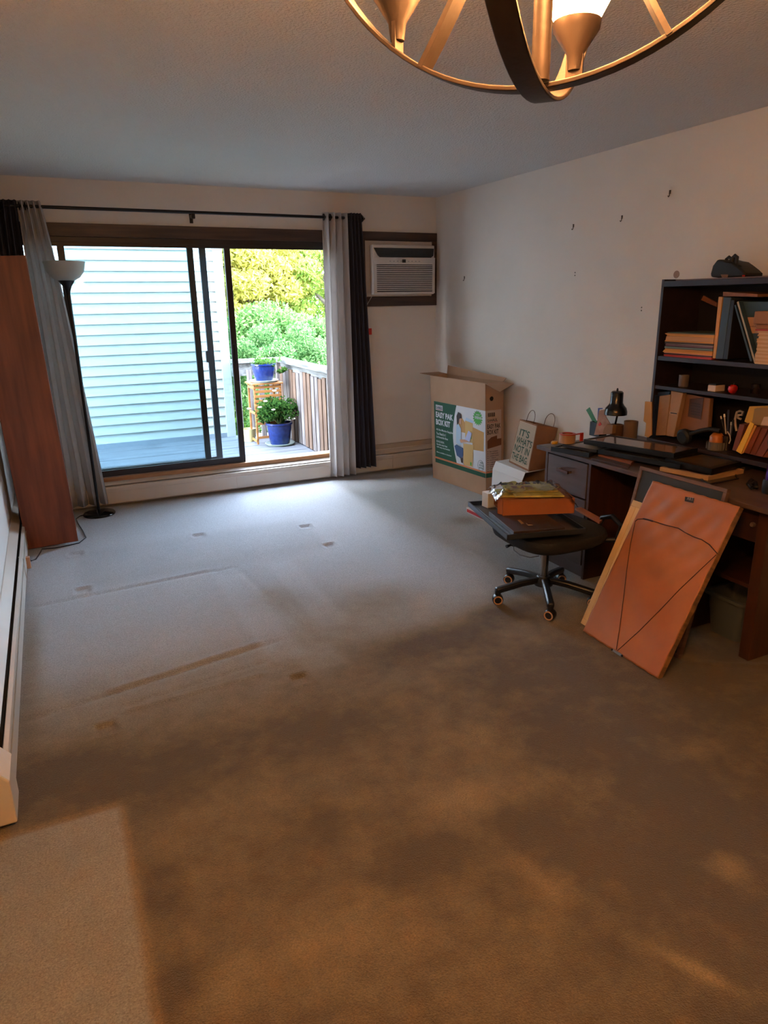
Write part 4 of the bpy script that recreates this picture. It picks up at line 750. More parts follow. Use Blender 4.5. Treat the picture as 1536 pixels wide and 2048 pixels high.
for (u0, v0, u1, v1, r_, c_, tip, nm, lb) in ((1450, 866, 1443, 838, .003, '2a2422', 'd0c4b4', 'paintbrush', 'thin dark handled brush with a white tip, leftmost in the dark cup'), (1452, 868, 1449, 834, .0035, 'b8a898', 'e0d8cc', 'paintbrush', 'pale handled brush with a bright white tip in the dark cup'),
    (1456, 868, 1457, 826, .004, '24263c', '24263c', 'pen', 'dark blue pen standing in the dark cup'), (1460, 872, 1462, 850, .003, '8a8480', 'a8a4a0', 'pen', 'short grey pen in the dark cup'), (1462, 875, 1466, 846, .0035, '1a1614', '1a1614', 'pen', 'black pen at the right of the dark cup')):
    t = thing(nm, lb, 'brush' if nm == 'paintbrush' else 'pen', at(u0, v0, 0, -.20), group='tools in the dark cup'); a = at(u0, v0, 0, -.2); c = at(u1, v1, 0, -.2); B().tube([a, c], r_, 8).out('shaft', M('shaft_'+c_, c_, .4), t, smooth=True)
    B().tube([c, c+(c-a).normalized()*.016], [r_*1.5, r_*1.1], 8).out('tip', M('tip_'+tip, tip, .6), t, smooth=True)
pts = [at(u, v, 0, -.22) for u, v in ((1455, 863), (1460, 872), (1461, 880), (1458, 887))]; pts[-1].z = max(pts[-1].z, Z3+.004); one(B().tube(pts, .003, 6), 'cable_tie', M('cream_plastic', 'bdb3a8'), 'curved cream strap hanging at the dark cup', 'strap', smooth=True)
one(B().tube([at(u, v, 0, -.17) for u, v in ((1473, 862), (1471, 850), (1470, 838), (1474, 824), (1480, 822), (1486, 824), (1484, 830), (1477, 830), (1476, 836), (1482, 838))], .006, 8), 'wound_cable', M('offwhite_cable', 'a8988a', .5), 'off-white cable bundle stuffed above the brushes', 'cable', smooth=True)
# accordion file
ACF = M('rust_accordion', '7a3c24', .6, var='693018', scale=12); YEL = M('marigold_paper', 'd09a24', .6); af = thing('accordion_file', 'rust brown accordion file leaning in the right of the hutch', 'file', at(1490, 905, 0, -.25))
for (px, x_) in (([(1464, 900), (1474, 903), (1489, 850), (1479, 848)], -.28), ([(1474, 903), (1482, 905), (1505, 852), (1496, 850)], -.26), ([(1487, 905), (1498, 908), (1522, 855), (1512, 853)], -.28), ([(1498, 908), (1510, 911), (1536, 857), (1524, 855)], -.27), ([(1510, 911), (1524, 914), (1560, 860), (1540, 858)], -.28), ([(1524, 914), (1545, 917), (1580, 862), (1560, 860)], -.27)):
    B().prism(bz(px, x_), (.20, 0, 0)).out('pleat', ACF, af, bevel=.002)
one(B().prism(bz([(1489, 843), (1499, 813), (1540, 811), (1560, 850), (1512, 852), (1503, 850)], -.20), (.004, 0, 0)), 'envelope', YEL, 'large marigold envelope standing in the accordion file', 'envelope')
one(B().prism(bz([(1503, 850), (1509, 818), (1514, 816), (1560, 816), (1560, 852)], -.215), (.003, 0, 0)), 'folder', M('olive_manila', '8f6c2c', .6), 'olive manila folder in front of the large marigold envelope', 'folder')
one(B().prism(bz([(1472, 902), (1482, 908), (1508, 848), (1501, 843)], -.292), (.004, 0, 0)), 'envelope', M('lemon_paper', 'e0b02c', .6), 'narrow bright yellow envelope leaning on the accordion file', 'envelope')
one(B().prism(bz([(1482.5, 908), (1487, 906), (1513, 852), (1509, 850)], -.288), (.004, 0, 0)), 'envelope', M('orange_paper', 'c8882c', .6), 'thin orange envelope just right of the bright yellow one', 'envelope')
one(B().prism(bz([(1521, 850), (1528, 834), (1560, 832), (1560, 855)], -.225), (.002, 0, 0)), 'paper_sheet', M('cream_sheet', 'c0a890', .7), 'cream sheets poking from the accordion file at the right edge', 'paper')
# ---------------- desktop things ----------------
ZD = DZ; FRB = M('black_frame', '0e0e11', .35); GLS = M('frame_glazing', '3a342f', .08, spec=.8)
def frame(px, z, th, mat, lb, border=.03, inner=None, imat=None, name='framed_print', group=None):
    P_ = [at(u, v, 2, z) for u, v in px]; cen = sum(P_, Vector())/4; t = thing(name, lb, 'picture frame', (cen.x, cen.y, z-th), group=group)
    ins = []
    for i in range(4):
        a = (P_[i-1]-P_[i]).normalized(); c = (P_[(i+1) % 4]-P_[i]).normalized(); ins.append(P_[i]+(a+c)*border)
    b = B()
    for i in range(4):
        j = (i+1) % 4; b.hexa([P_[i]-Vector((0, 0, th)), P_[j]-Vector((0, 0, th)), ins[j]-Vector((0, 0, th)), ins[i]-Vector((0, 0, th))], [P_[i], P_[j], ins[j], ins[i]])
    b.out('moulding', mat, t); B().prism([p-Vector((0, 0, .004)) for p in ins], (0, 0, -max(th-.006, .002))).out('glazing', imat or GLS, t); return t
PICT = M('faded_print', '8a6a5a', .1, var='6a4c40', scale=5, spec=.8)
frame([(1102, 893), (1146, 886), (1206, 892), (1178, 906)], 0.7470, .026, FRB, 'black frame at the front left corner of the desk', .012, imat=M('dusty_glass', '5a5e62', .12))
frame([(1125, 888.5), (1170, 881), (1225, 889), (1193, 900)], 0.7630, .0155, M('black_frame_b', '1c1c20', .4), 'black frame with pale glass resting on the front left frame', .012, imat=M('pale_glass', '8a9096', .15))
one(slab([(1196, 909), (1238, 902), (1276, 913), (1262, 926)], 0.7390, .018), 'folder', M('rust_board', '7a4424', .6), 'rust brown board under the black frames', 'board')
one(slab([(1183, 916), (1200, 909), (1262, 926), (1256, 934)], 0.7305, .010), 'book', M('deep_brown', '35211b', .6), 'deep brown book lying at the front edge of the desk', 'book')
frame([(1196, 899), (1262, 887), (1420, 912), (1360, 930)], 0.7650, .022, M('black_frame_c', '0a0a0c', .4), 'long black frame directly under the big glazed frame', .02)
frame([(1168, 878), (1219, 869.5), (1396, 896), (1348, 907)], 0.7970, .028, FRB, 'big black glazed frame topping the desk pile, print reflecting light', .010, imat=PICT)
frame([(1320, 934), (1400, 914), (1488, 939), (1417, 953)], 0.7430, .02, M('maple_frame', 'b08c62', .5), 'light maple frame under the black frames at the desk front', .02, imat=M('maroon_back', '3a1a18', .6))
frame([(1330, 917), (1402, 904), (1487, 922), (1424, 938)], 0.7750, .03, M('black_frame_d', '0a090a', .35), 'thick black frame with a dark gold print lying on the maple frame', .03, imat=M('dark_gold_print', '3c2c1c', .3, var='5a4228', scale=30))
frame([(1420, 968), (1478, 956), (1470, 945), (1400, 958)], 0.7265, .006, M('dark_slim_frame', '1e1614', .4), 'slim dark frame flat on the desk below the maple one', .008)
one(slab([(1455, 930), (1490, 918), (1524, 924), (1490, 934)], 0.7430, .02), 'book', M('dark_slate_book', '1e1a18', .5), 'dark closed book between the frames and the purple bottle', 'book')
# tape, rulers, lamp
p = at(1134, 885, 2, 0.7635); td = thing('tape_dispenser', 'packing tape roll with a red handled dispenser on the black frame', 'tape', (p.x, p.y, 0.7635))
B().lathe([(.032, 0), (.046, 0), (.046, .05), (.032, .05), (.032, 0)], (p.x, p.y, 0.7635), 32).out('tape_roll', M('tan_tape', 'a8805c', .35), td, smooth=True); RED = M('red_plastic', 'b02c1c', .35)
B().lathe([(.031, .048), (.047, .048), (.047, .053), (.031, .053), (.031, .048)], (p.x, p.y, 0.7635), 32).out('rim', RED, td, smooth=True)
q = p+Rv*.082; q.z = 0.7635; B().box(q.x-.012, q.x+.012, q.y-.004, q.y+.004, 0.7635+.006, 0.7635+.056).out('handle', RED, td, bevel=.003); B().tube([(p.x+.035*Rv.x, p.y+.035*Rv.y, 0.7635+.045), (q.x, q.y, 0.7635+.052)], 0, flat=(.02, .005)).out('arm', RED, td)
p = at(1109, 888, 2, 0.7470); one(B().lathe([(0, 0), (.020, 0), (.024, .008), (.02, .016), (0, .018)], (p.x, p.y, 0.7475), 20, sy=.7), 'tape_measure', M('yellow_plastic', 'c8941c', .35), 'small yellow tape measure beside the packing tape', 'tape measure', smooth=True)
XL_ = -.22
def dz(px, x): return [Vector((p.x, p.y, max(p.z, ZD+.0005))) for p in [at(u, v, 0, x) for u, v in px]]
ho = thing('pen_holder', 'black upright holder at the back of the desk', 'holder', dz([(1186, 874)], -.27)[0]); fr_ = dz([(1178, 875), (1196, 876), (1200, 847), (1181, 847)], -.27)
b = B(); yv = [p.y for p in fr_]; y0_, y1_ = min(yv), max(yv); zt_ = max(p.z for p in fr_)
for q_ in ((-.27, -.267, y0_, y1_), (-.213, -.21, y0_, y1_), (-.27, -.21, y0_, y0_+.003), (-.27, -.21, y1_-.003, y1_)): B().box(*q_, ZD, zt_).out('side', FRB, ho)
B().box(-.27, -.21, y0_, y1_, ZD, ZD+.003).out('bottom', FRB, ho)
one(fp([(1172, 820), (1179, 814.5), (1197, 850), (1191, 854)], -.24, .002), 'ruler', M('green_plastic', '1c6a34', .4), 'bright green ruler tilting out of the black holder', 'ruler')
one(B().prism(dz([(1188, 870), (1225, 868), (1222, 850), (1212, 834), (1209, 819), (1198, 821), (1194, 846)], -.285), (.004, 0, 0)), 'kraft_pouch', M('pink_kraft', 'a8806a', .7, bump=.4, bscale=22, var='9a6c54', scale=25), 'crumpled kraft pouch with a small red mark behind the lamp', 'pouch')
one(B().prism(dz([(1193, 869), (1196, 816), (1205, 816), (1205, 818), (1198.5, 819), (1195.5, 869)], -.262), (.002, 0, 0)), 'blue_square', M('blue_plastic', '28408c', .4), 'blue edged set square standing behind the kraft pouch', 'ruler')
one(fp([(1196, 850), (1200, 844), (1203, 849), (1199, 852)], -.288, .002), 'sticker', M('red_tag', 'c0281c'), 'small red sticker on the crumpled kraft pouch', 'sticker')
one(B().prism(dz([(1205, 868), (1208, 856), (1214, 848), (1226, 850), (1224, 868)], -.30), (.03, 0, 0)), 'kraft_card', M('kraft_fold', '8f6a4c', .8, bump=.2), 'folded kraft card right of the pouch', 'card', bevel=.002)
p = dz([(1234, 866)], -.2)[0]; cyl((-.19, p.y+.015, ZD), .04, .085, 'mug', M('brown_stoneware', '6e4a30', .4), 'brown stoneware mug behind the lamp', 'mug')
p = dz([(1250, 872)], -.2)[0]; cyl((-.16, p.y-.0, ZD), .042, .115, 'canister', M('tan_canister', '7e6450', .6), 'tan round canister at the back of the desk right of the mug', 'canister')
lp_ = at(1231, 829, 0, -.33); lt = thing('desk_lamp', 'black bell shaded desk lamp on a bent arm', 'lamp', (lp_.x+.12, lp_.y+.12, ZD)); LBK = M('gloss_black_enamel', '101012', .22)
topz = at(1231, 781, 0, -.33).z; hL = topz-lp_.z; rb = .066
B().lathe([(0, hL), (.028, hL*.985), (.036, hL*.93), (.037, hL*.5), (.045, hL*.4), (.06, hL*.28), (rb, hL*.12), (rb, 0), (rb-.003, 0), (rb-.004, hL*.12), (.03, hL*.45), (.03, hL*.9), (0, hL*.93)], lp_, 36).out('shade', LBK, lt, smooth=True)
B().lathe([(0, 0), (.006, 0), (.006, .01), (.003, .018), (0, .018)], (lp_.x, lp_.y, topz-.002), 12).out('top_knob', LBK, lt)
B().tube([(lp_.x+.035, lp_.y+.01, topz-.06), (lp_.x+.06, lp_.y+.03, topz-.07), (lp_.x+.07, lp_.y+.05, topz-.12), (lp_.x+.10, lp_.y+.10, ZD+.09), (lp_.x+.12, lp_.y+.12, ZD+.02)], .006, 10).out('arm', LBK, lt, smooth=True)
B().lathe([(0, 0), (.055, 0), (.055, .01), (.02, .02), (.012, .035), (0, .035)], (lp_.x+.12, lp_.y+.12, ZD), 28).out('base', LBK, lt, smooth=True)
# purple bottle
p = at(1546, 986, 2, ZD); pb = thing('bottle', 'metallic purple bottle with a black base and black draped top at the picture edge', 'bottle', p)
B().lathe([(0, 0), (.045, 0), (.047, .01), (.047, .05), (.043, .06), (0, .06)], p, 28).out('base', NYL, pb, smooth=True); B().lathe([(0, .05), (.040, .055), (.037, .20), (.030, .24), (0, .245)], p, 28).out('body', M('purple_metal', '5a2c8c', .25, .7), pb, smooth=True)
B().lathe([(0, .20), (.046, .20), (.052, .23), (.045, .285), (.03, .30), (0, .30)], p, 20).out('draped_top', M('slate_cloth', '24282a', .7, bump=.3, bscale=40), pb, smooth=True)
pts = [at(u, v, 2, ZD+.010) for u, v in ((1496, 968), (1503, 960), (1511, 965), (1513, 975), (1504, 976), (1499, 970), (1507, 967))]; one(B().tube(pts, .009, 8), 'cable_coil', NYL, 'small coil of black cable left of the purple bottle', 'cable', smooth=True)
# bin under desk
bn = thing('waste_bin', 'small translucent grey plastic bin under the desk shelf', 'bin', (-.52, -3.86, 0)); BNM = M('grey_translucent_plastic', '5c6264', .35, trans=.25)
x0, x1, y0, y1 = -.62, -.42, -3.96, -3.76; b = B(); rim = .015
def rr(x0, x1, y0, y1, z, r_=.03): return [Vector((x0+r_+(x1-x0-2*r_)*cx+r_*math.cos(a), y0+r_+(y1-y0-2*r_)*cy+r_*math.sin(a), z)) for cx, cy, a0 in ((1, 1, 0), (0, 1, 90), (0, 0, 180), (1, 0, 270)) for a in [R(a0+k*22.5) for k in range(5)]]
L_ = [rr(x0+.02, x1-.02, y0+.02, y1-.02, 0.001), rr(x0, x1, y0, y1, .19), rr(x0-rim, x1+rim, y0-rim, y1+rim, .195), rr(x0-rim, x1+rim, y0-rim, y1+rim, .21), rr(x0+.003, x1-.003, y0+.003, y1-.003, .21), rr(x0+.023, x1-.023, y0+.023, y1-.023, .008)]
v = [p for l in L_ for p in l]; f = [(i*20+j, i*20+(j+1) % 20, (i+1)*20+(j+1) % 20, (i+1)*20+j) for i in range(5) for j in range(20)]+[tuple(range(20))[::-1], tuple(range(100, 120))]
b.add(v, f); b.out('tub', BNM, bn, smooth=True)
# ---------------- pictures leaning on the desk ----------------
def leaning(name, BL, BR, TLx, label, hgt, cat='picture'):
    BL, BR = Vector(BL), Vector(BR); X_ = (BR-BL).normalized(); hz_ = Vector((0, 0, 1)).cross(X_)
    hz_ = hz_ if hz_.x > 0 else -hz_; a = TLx; Y_ = (hz_*math.sin(a)+Vector((0, 0, 1))*math.cos(a)).normalized(); Z_ = X_.cross(Y_)
    t = thing(name, label, cat); t.matrix_basis = Matrix.Translation(BL) @ Matrix((X_, Y_, Z_)).transposed().to_4x4(); return t, (BR-BL).length
# local frame: x along the bottom edge, y up the picture, z out of the visible face
BP = M('kraft_backing_paper', 'a4693f', .55, var='955a34', scale=3, bump=.25, bscale=7)
BL = at(1166, 1262, 2, .003); BR = at(1315, 1357, 2, .003); a_ = math.atan(.49)
pic, W_ = leaning('framed_picture', BL, BR, a_, 'large framed picture turned to show its brown paper back and hanging wire', .81)
HP = .80; FM = wood('old_gilt_edge', '8a6238', '5c3e24', (1, 8, 1), 5, .5)
sgn = 1 if (wm(pic).to_3x3() @ Vector((0, 0, 1))).x < 0 else -1
def lb_(x0, x1, y0, y1, z0, z1): return B().box(x0, x1, y0, y1, min(z0*sgn, z1*sgn), max(z0*sgn, z1*sgn))
for q_ in ((0, W_, 0, .022), (0, W_, HP-.022, HP), (0, .022, .022, HP-.022), (W_-.022, W_, .022, HP-.022)): lb_(*q_, -.028, -.002).out('moulding', FM, pic, local=True, bevel=.002)
lb_(.02, W_-.02, .02, HP-.02, -.024, -.012).out('picture_board', M('cream_board', 'a89068', .7), pic, local=True)
g_ = random.Random(9)
def pap(u, v):
    e = min(u, 1-u, v, 1-v); r_ = min(e/.12, 1)
    x = u*W_; y = v*HP; z = .0015+.0042*r_*(math.sin((x*1.0-y*.75)*62+math.sin(y*9)*1.2)*max(0, v-.35)*1.3+.5*math.sin(x*23+y*31))
    if e == 0: x += .0012*math.sin(v*40+u*31); y += .0012*math.sin(u*47+v*29)
    return (x, y, z*sgn)
B().sheet(pap, 60, 80).out('backing_paper', BP, pic, local=True, smooth=2, thick=.0006)
WIRE = M('dark_wire', '3a2016', .5, .5)
def lpx(u, v, d=.005):        # photo point onto the picture plane, in its local frame
    M_ = wm(pic); o_ = M_.translation; n_ = M_.to_3x3() @ Vector((0, 0, 1)); dd = Fv*FPX+Rv*(u-768)+Uv*(1024-v); pt = CAM+dd*((o_-CAM).dot(n_)/dd.dot(n_)); q = M_.inverted() @ pt; q.z = d*sgn; return q
B().tube([lpx(*q_) for q_ in ((1272, 1043), (1277, 1039), (1290, 1038), (1305, 1042), (1330, 1050), (1358, 1057), (1372, 1066), (1390, 1075), (1405, 1080), (1420, 1090), (1436, 1108))], .0022, 6).out('hanging_wire', WIRE, pic, local=True, smooth=True)
B().tube([lpx(*q_) for q_ in ((1288, 1038), (1297, 1040), (1307, 1043))], .004, 6).out('wire_twist', WIRE, pic, local=True, smooth=True)
B().tube([lpx(*q_) for q_ in ((1434, 1110), (1400, 1142), (1360, 1180), (1320, 1222), (1280, 1262), (1236, 1302))], .0016, 6).out('hanging_wire', WIRE, pic, local=True, smooth=True)
B().tube([lpx(*q_) for q_ in ((1272, 1043), (1262, 1090), (1255, 1140), (1248, 1200), (1241, 1255), (1234, 1300))], .0016, 6).out('hanging_wire', WIRE, pic, local=True, smooth=True)
p0 = lpx(1226, 1300); p1 = lpx(1245, 1312); B().tube([p0, p1], 0, flat=(.012, .003), up=(0, 0, 1)).out('wire_plate', M('steel', '8a8684', .35, .8), pic, local=True)
for p_ in (p0, p1): B().lathe([(0, 0), (.006, 0), (.005, .003), (0, .004)], (p_.x, p_.y, .004*sgn), 10).out('screw', BLACK, pic, local=True)
a0, a1, a2, a3 = lpx(1372, 994), lpx(1390, 997), lpx(1388, 1007), lpx(1371, 1003); B().prism([a0, a1, a2, a3], (0, 0, .001*sgn)).out('label', M('dark_label', '221a16', .5), pic, local=True)
text('lettering', 'ART', M('label_silver', '8a8680', .5), pic, wm(pic) @ Vector((a3.x+.008, a3.y+.008, .0062*sgn)), wm(pic).to_3x3() @ (a1-a0), wm(pic).to_3x3() @ (a0-a3), .035, .016, off=.0)
gp_ = [lpx(u, v, -.012) for u, v in ((1282, 1014), (1286, 998), (1296, 982), (1307, 965), (1312, 968), (1300, 990), (1290, 1014))]; B().prism(gp_, (0, 0, .008*sgn)).out('gilt_ornament', M('old_gold', '9c7e3c', .45, .4, var='6e5524', scale=60, bump=.6, bscale=90), pic, local=True, label='gilded ornament showing past the paper edge')
# cream canvas behind
CR = M('cream_canvas_wood', 'c4a878', .6, var='bb9e6c', scale=4)
BLc = at(1157, 1247, 2, .003); BLc = Vector((-1.108, BLc.y, .003)); BRc = BLc+(BR-BL).normalized()*.42
cv_, Wc = leaning('stretched_canvas', BLc, BRc, math.atan(.44), 'cream stretched canvas back leaning behind the brown backed picture', .66, 'canvas'); HC = .665
for q_ in ((0, Wc, 0, .03), (0, Wc, HC-.03, HC), (0, .035, .03, HC-.03), (Wc-.035, Wc, .03, HC-.03)): lb_(*q_, -.02, 0).out('stretcher_bar', CR, cv_, local=True, bevel=.002)
lb_(.034, Wc-.034, .029, HC-.029, -.018, -.003).out('canvas', M('cream_canvas', 'c9b288', .8), cv_, local=True)
# dark picture with wooden frame, furthest back, resting on the desk edge
BLd = Vector((-.964, -3.43, .003)); TLd = at(1281, 933, 0, -.785)
dirb = Vector((.0, -1, 0)); BRd = BLd+dirb*.50
dk_, Wd = leaning('dark_picture', BLd, BRd, math.atan(.232), 'dark grey backed picture in a thin brown wooden frame, behind the canvas', .82); HD = TLd.z/math.cos(math.atan(.232))
WF = wood('brown_frame_wood', '6e5140', '54392b', (1, 8, 1), 4, .5)
for q_ in ((0, Wd, 0, .018), (0, Wd, HD-.018, HD), (0, .018, .018, HD-.018), (Wd-.018, Wd, .018, HD-.018)): lb_(*q_, -.024, 0).out('moulding', WF, dk_, local=True, bevel=.002)
lb_(.017, Wd-.017, .017, HD-.017, -.02, -.006).out('grey_back', M('charcoal_back', '2c3034', .7), dk_, local=True)
# ---------------- office chair ----------------
cc = Vector((-1.085, -3.115, 0)); PL = M('black_chair_plastic', '16181e', .38, bump=.05, bscale=200)
oc = thing('office_chair', 'black swivel office chair without visible back, seat piled with frames and a carton', 'chair', cc)
for (u, v) in ((1020, 1168), (995, 1208), (1099, 1238), (1121, 1165), (1176, 1212)):
    q = at(u, v, 2, .0); q = Vector((q.x, q.y, 0)); dr = (q-cc).normalized(); e = cc+dr*.262
    B().tube([cc+dr*.02+Vector((0, 0, .115)), cc+dr*.13+Vector((0, 0, .105)), cc+dr*.24+Vector((0, 0, .085)), cc+dr*.275+Vector((0, 0, .078))], 0, flat=(.036, .034), up=(0, 0, 1)).out('leg', PL, oc, bevel=.01, smooth=True)
    sd = Vector((-dr.y, dr.x, 0)); sd = sd if sd.dot(CAM-cc) > 0 else -sd; fw = (CAM-e); fw.z = 0; fw.normalize(); ax = (sd*.4+fw*.9).normalized()
    X_ = Matrix.Translation(e+Vector((0, 0, .0295))) @ ax.to_track_quat('Z', 'Y').to_matrix().to_4x4()
    cs = B().lathe([(0, -.022), (.026, -.022), (.029, -.014), (.029, .014), (.026, .02), (0, .02)], (0, 0, 0), 24, X=X_).out('caster', PL, oc, smooth=True)
    B().lathe([(.018, .0205), (.024, .0205), (.024, .0235), (.018, .0235), (.018, .0205)], (0, 0, 0), 24, X=X_).out('caster_ring', M('peach_tread', 'c49a78', .5), cs, smooth=True)
    B().tube([e+Vector((0, 0, .045)), e+Vector((0, 0, .08))], .016, 12).out('caster_stem', PL, cs)
B().lathe([(0, .085), (.05, .085), (.045, .12), (.032, .135), (0, .135)], cc, 28).out('hub', PL, oc, smooth=True)
B().tube([cc+Vector((0, 0, .12)), cc+Vector((0, 0, .37))], .021, 20).out('gas_column', M('chrome', 'b0aca8', .12, 1.0), oc, smooth=True)
sc_ = Vector((-1.13, -3.19, .37)); b = B()
def srr(s_, z, o=.0): return [Vector((sc_.x+(.255*s_)*math.copysign(abs(math.cos(a))**.6, math.cos(a)), sc_.y+(.25*s_)*math.copysign(abs(math.sin(a))**.6, math.sin(a)), z)) for a in [2*math.pi*i/36 for i in range(36)]]
L_ = [srr(.55, .362), srr(.85, .372), srr(.97, .395), srr(1, .42), srr(.97, .442), srr(.88, .45)]
v = [p for l in L_ for p in l]; f = [(i*36+j, i*36+(j+1) % 36, (i+1)*36+(j+1) % 36, (i+1)*36+j) for i in range(5) for j in range(36)]+[tuple(range(36))[::-1], tuple(range(180, 216))]
b.add(v, f).out('seat', M('black_seat_fabric', '111216', .8, bump=.4, bscale=300), oc, smooth=True)
B().box(cc.x-.07, cc.x+.07, cc.y-.09, cc.y+.09, .345, .372).out('seat_plate', PL, oc, bevel=.004)
B().tube([at(u, v, 2, .36) for u, v in ((1040, 1090), (1027, 1088), (1028, 1101), (1040, 1110), (1060, 1115), (1078, 1112))], .0025, 6).out('wire_loop', M('grey_wire', '6a6a6c', .4, .6), oc, smooth=True)
B().tube([Vector((sc_.x-.14, sc_.y-.08, .366)), at(1022, 1090, 2, .372), at(1013, 1093, 2, .37)], [.007, .006, .009], 8).out('lever', PL, oc, smooth=True)
q = Vector((-.895, -3.25, .0)); B().tube([(-.95, -3.2, .375), (-.865, -3.25, .38), (-.85, -3.27, .47), (-.86, -3.35, .50), (-.865, -3.42, .47), (-.87, -3.40, .39), (-.95, -3.3, .375)], .014, 10).out('armrest', PL, oc, smooth=True)
# load on the seat
b = B().box(-1.385, -1.17, -3.13, -2.80, .4505, .478); bxr = one(b, 'flat_box', M('white_box_card', 'c8c8cc', .6), 'flat white box with a red side stripe at the bottom of the seat pile', 'box', bevel=.002)
s_ = B().box(-1.3865, -1.385, -3.12, -2.81, .456, .472).out('red_stripe', M('raspberry_print', 'b0303c', .6), bxr)
T4 = [at(936, 1003, 2, .505), at(1014, 1070, 2, .505)]; tv = (T4[1]-T4[0]); tn = Vector((-tv.y, tv.x, 0)).normalized(); tn = tn if tn.x > 0 else -tn
T4 += [T4[1]+tn*.40, T4[0]+tn*.40]
ty = thing('tray', 'large dark blue black tray lying across the chair seat', 'tray', sum(T4, Vector())/4-Vector((0, 0, .025))); TM = M('blue_black_metal', '252c36', .35, .3)
zl = Vector((0, 0, -.026)); B().prism([p+zl for p in T4], (0, 0, .004)).out('base', TM, ty)
cen = sum(T4, Vector())/4
for i in range(4):
    a, c = T4[i], T4[(i+1) % 4]; ia, ic = a+(cen-a)*.03, c+(cen-c)*.03; B().hexa([a+zl, c+zl, ic+zl, ia+zl], [a, c, ic, ia]).out('rim', TM, ty)
def inq(u, v, z): p = T4[0]+(T4[1]-T4[0])*u+(T4[3]-T4[0])*v; return Vector((p.x, p.y, z))
one(B().prism([inq(.06, .07, .484), inq(.985, .07, .484), inq(.985, .93, .484), inq(.06, .93, .484)], (0, 0, .006)), 'picture_sheet', M('slate_sheet', '2c3038', .3), 'slate grey sheet lining the dark tray', 'sheet')
ab = thing('album', 'dark brown album with gold lettering lying in the tray', 'album', inq(.6, .4, .4905)); 
B().prism([inq(.38, .10, .4905), inq(.97, .10, .4905), inq(.97, .75, .4905), inq(.38, .75, .4905)], (0, 0, .022)).out('cover', M('dark_brown_leather', '2e2120', .5, bump=.1, bscale=150), ab, bevel=.002)
e0 = at(1037, 1047, 2, .5135); ex = at(1050, 1055, 2, .5135)-e0
B().prism([at(u, v, 2, .5128) for u, v in ((1035, 1040.5), (1040, 1040), (1048, 1047), (1043, 1048.5))], (0, 0, .0012)).out('gold_mark', M('gold_foil', 'a88850', .35, .5), ab)
B().tube([at(u, v, 2, .5135) for u, v in ((1053, 1047), (1056, 1050), (1065, 1050))], .0012, 5).out('gold_mark', M('gold_foil', 'a88850'), ab)
ZB = .513; q0, q1, q3 = at(1005, 1031, 2, ZB), at(1147, 1026, 2, ZB), at(979, 1009, 2, ZB); ux_ = (q1-q0); uy_ = (q3-q0); uy_ = uy_-ux_*(uy_.dot(ux_)/ux_.dot(ux_)); q2 = q1+uy_; q3 = q0+uy_; hb_ = Vector((0, 0, .078))
ob = thing('cardboard_mailer', 'orange brown cardboard box with an open left end on the chair pile', 'box', (q0+q2)/2); OB = M('orange_kraft', '9c5c34', .75, var='925430', scale=8)
for pts in ([q0, q1, q1+hb_, q0+hb_], [q3, q2, q2+hb_, q3+hb_], [q1, q2, q2+hb_, q1+hb_], [q0, q1, q2, q3], [q0+hb_, q1+hb_, q2+hb_, q3+hb_]):
    B().prism(pts, (pts[1]-pts[0]).cross(pts[2]-pts[0]).normalized()*.003).out('panel', OB, ob)
fl_ = q0+hb_*.5; B().prism([q0+uy_*.08, q0+uy_*.08+hb_, q0+uy_*.08+hb_-ux_*.05+uy_*.1, q0+uy_*.08-ux_*.05+uy_*.1], ux_.normalized()*.002).out('end_flap', OB, ob)
one(B().box(q3.x-.03, q3.x+.02, q3.y+.012, q3.y+.07, ZB-.022, ZB+.06), 'white_packet', PAPW, 'small white packet standing at the far end of the cardboard mailer', 'box', bevel=.002)
# plastic bag of yellow packs
zt = ZB+.0785; YP = M('yellow_print_pack', 'd0c468', .5, var='b0a450', scale=20)
def mq(u, v, z): p = q0+ux_*u+uy_*v; return Vector((p.x, p.y, z))
yb_ = thing('bag_of_packs', 'clear plastic bag holding yellow printed packets on the cardboard mailer', 'bag', mq(.45, .4, zt+.002))
for k_, (u0, v0, u1, v1, h_, lf_) in enumerate(((-.02, .1, .62, .9, .010, 0), (.18, -.10, .84, .75, .009, .010), (.10, .2, .80, .95, .009, .0195))):
    B().prism([mq(u0, v0+.1, zt+.003+lf_), mq(u1, v0, zt+.003+lf_), mq(u1, v1, zt+.003+lf_), mq(u0, v1, zt+.003+lf_)], (0, 0, h_)).out('packet', YP, yb_, bevel=.003)
lb0 = [mq(.20, .45, zt+.033), mq(.50, .42, zt+.033), mq(.50, .72, zt+.033), mq(.20, .75, zt+.033)]; B().prism(lb0, (0, 0, .0008)).out('packet_label', M('tan_label', 'a8826c'), yb_)
for k_ in range(3): text('lettering', 'IIII', M('label_ink', '3a2c20', .6), yb_, mq(.22+k_*.09, .50, zt+.0345), ux_, uy_, .022, .04, off=0)
g_ = np.random.default_rng(4); wob = g_.normal(size=(40, 40))
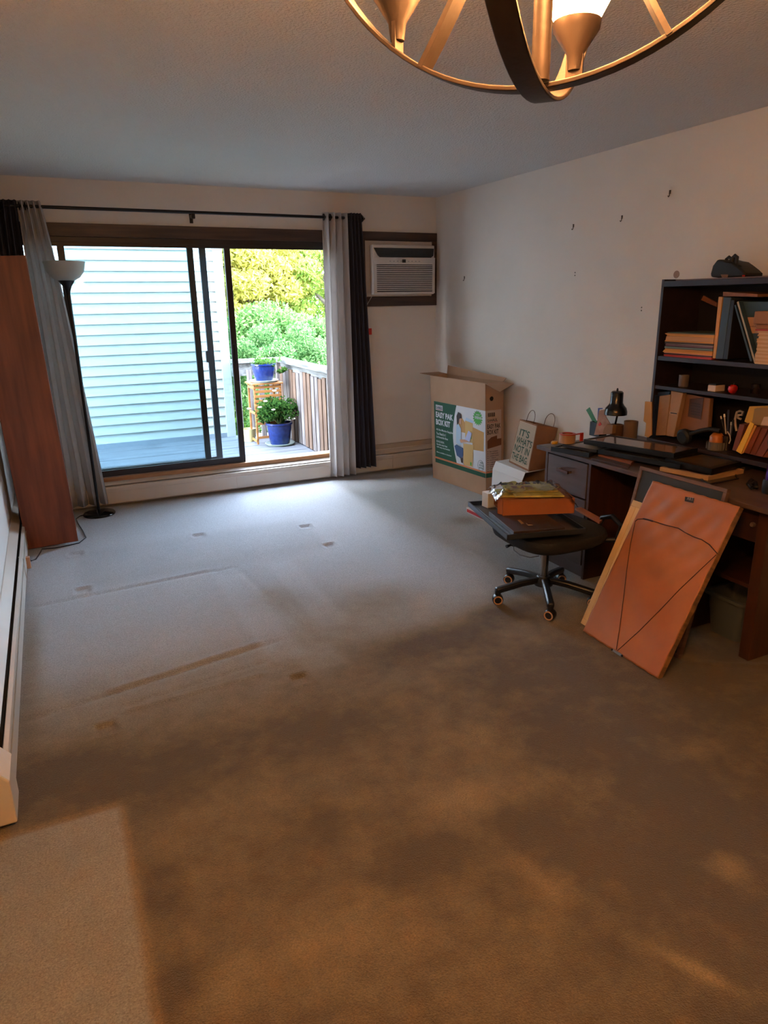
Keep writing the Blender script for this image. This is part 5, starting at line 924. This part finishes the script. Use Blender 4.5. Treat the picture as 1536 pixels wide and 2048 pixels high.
def bagf(u, v):
    uu = -.10+1.12*u; vv = -.22+1.3*v; e = min(u, 1-u, v, 1-v); z = zt+.006+.042*min(e/.16, 1)**.6+.006*math.sin(u*31+v*9)*math.sin(v*23-u*7)+.004*wob[int(u*26), int(v*20)]
    if u > .86: z -= (u-.86)*.30
    q_ = mq(uu, vv, max(z, zt+.004 if 0 < uu < 1 and 0 < vv < 1 else z)); return q_
B().sheet(bagf, 26, 20).out('clear_film', glassy('clear_film_plastic', 'fafaf8', .15, 1.35), yb_, smooth=True)
one(slab([(1150, 1016), (1162, 1014), (1206, 1038), (1199, 1044)], .462, .011), 'cardboard_strip', M('orange_kraft', '9c5c34'), 'strip of brown cardboard behind the chair load by the kneehole', 'cardboard')
# ---------------- right wall hooks and marks ----------------
HK = M('aged_brass_hook', '4a3c30', .4, .7)
for u, v, lb in ((1340, 387, 'small picture hook high on the right wall above the hutch, nearest the camera'), (1244, 437, 'picture hook on the right wall, second highest'), (1147, 454, 'picture hook on the right wall above the scuffed patch'), (929, 557, 'single picture hook near the room corner by the air conditioner')):
    p = at(u, v, 0, 0); t = thing('picture_hook', lb, 'hook', p, group='picture hooks on the right wall')
    B().box(-.002, 0, p.y-.006, p.y+.006, p.z-.002, p.z+.018).out('hook_plate', HK, t); B().tube([(-.003, p.y, p.z+.0), (-.004, p.y, p.z-.012), (-.010, p.y, p.z-.018), (-.015, p.y, p.z-.012)], .0025, 6).out('hook', HK, t); B().tube([(0, p.y, p.z+.012), (-.008, p.y, p.z+.016)], .0015, 6).out('nail', HK, t)
for u, v, lb in ((1150, 549, 'tiny grey wall anchor below the scuffed patch'), (1283, 619, 'dark screw anchor on the wall left of the hutch')):
    p = at(u, v, 0, 0); b = B()
    for dz_ in (.012, -.006): b.lathe([(0, 0), (.005, 0), (.004, .002), (0, .003)], (0, 0, 0), 10, X=Matrix.Translation((0, p.y, p.z+dz_)) @ Matrix.Rotation(R(-90), 4, 'Y'))
    one(b, 'wall_anchor', M('grey_anchor', '5c5a52', .6), lb, 'anchor', 'wall anchors')
p = at(1353, 549, 0, 0); one(B().lathe([(0, 0), (.021, 0), (.021, .0015), (0, .002)], (0, 0, 0), 28, X=Matrix.Translation((0, p.y, p.z)) @ Matrix.Rotation(R(-90), 4, 'Y')), 'wall_patch', M('tan_patch_disc', '8a766a', .8), 'round tan patch on the wall just above the hutch corner', 'patch')
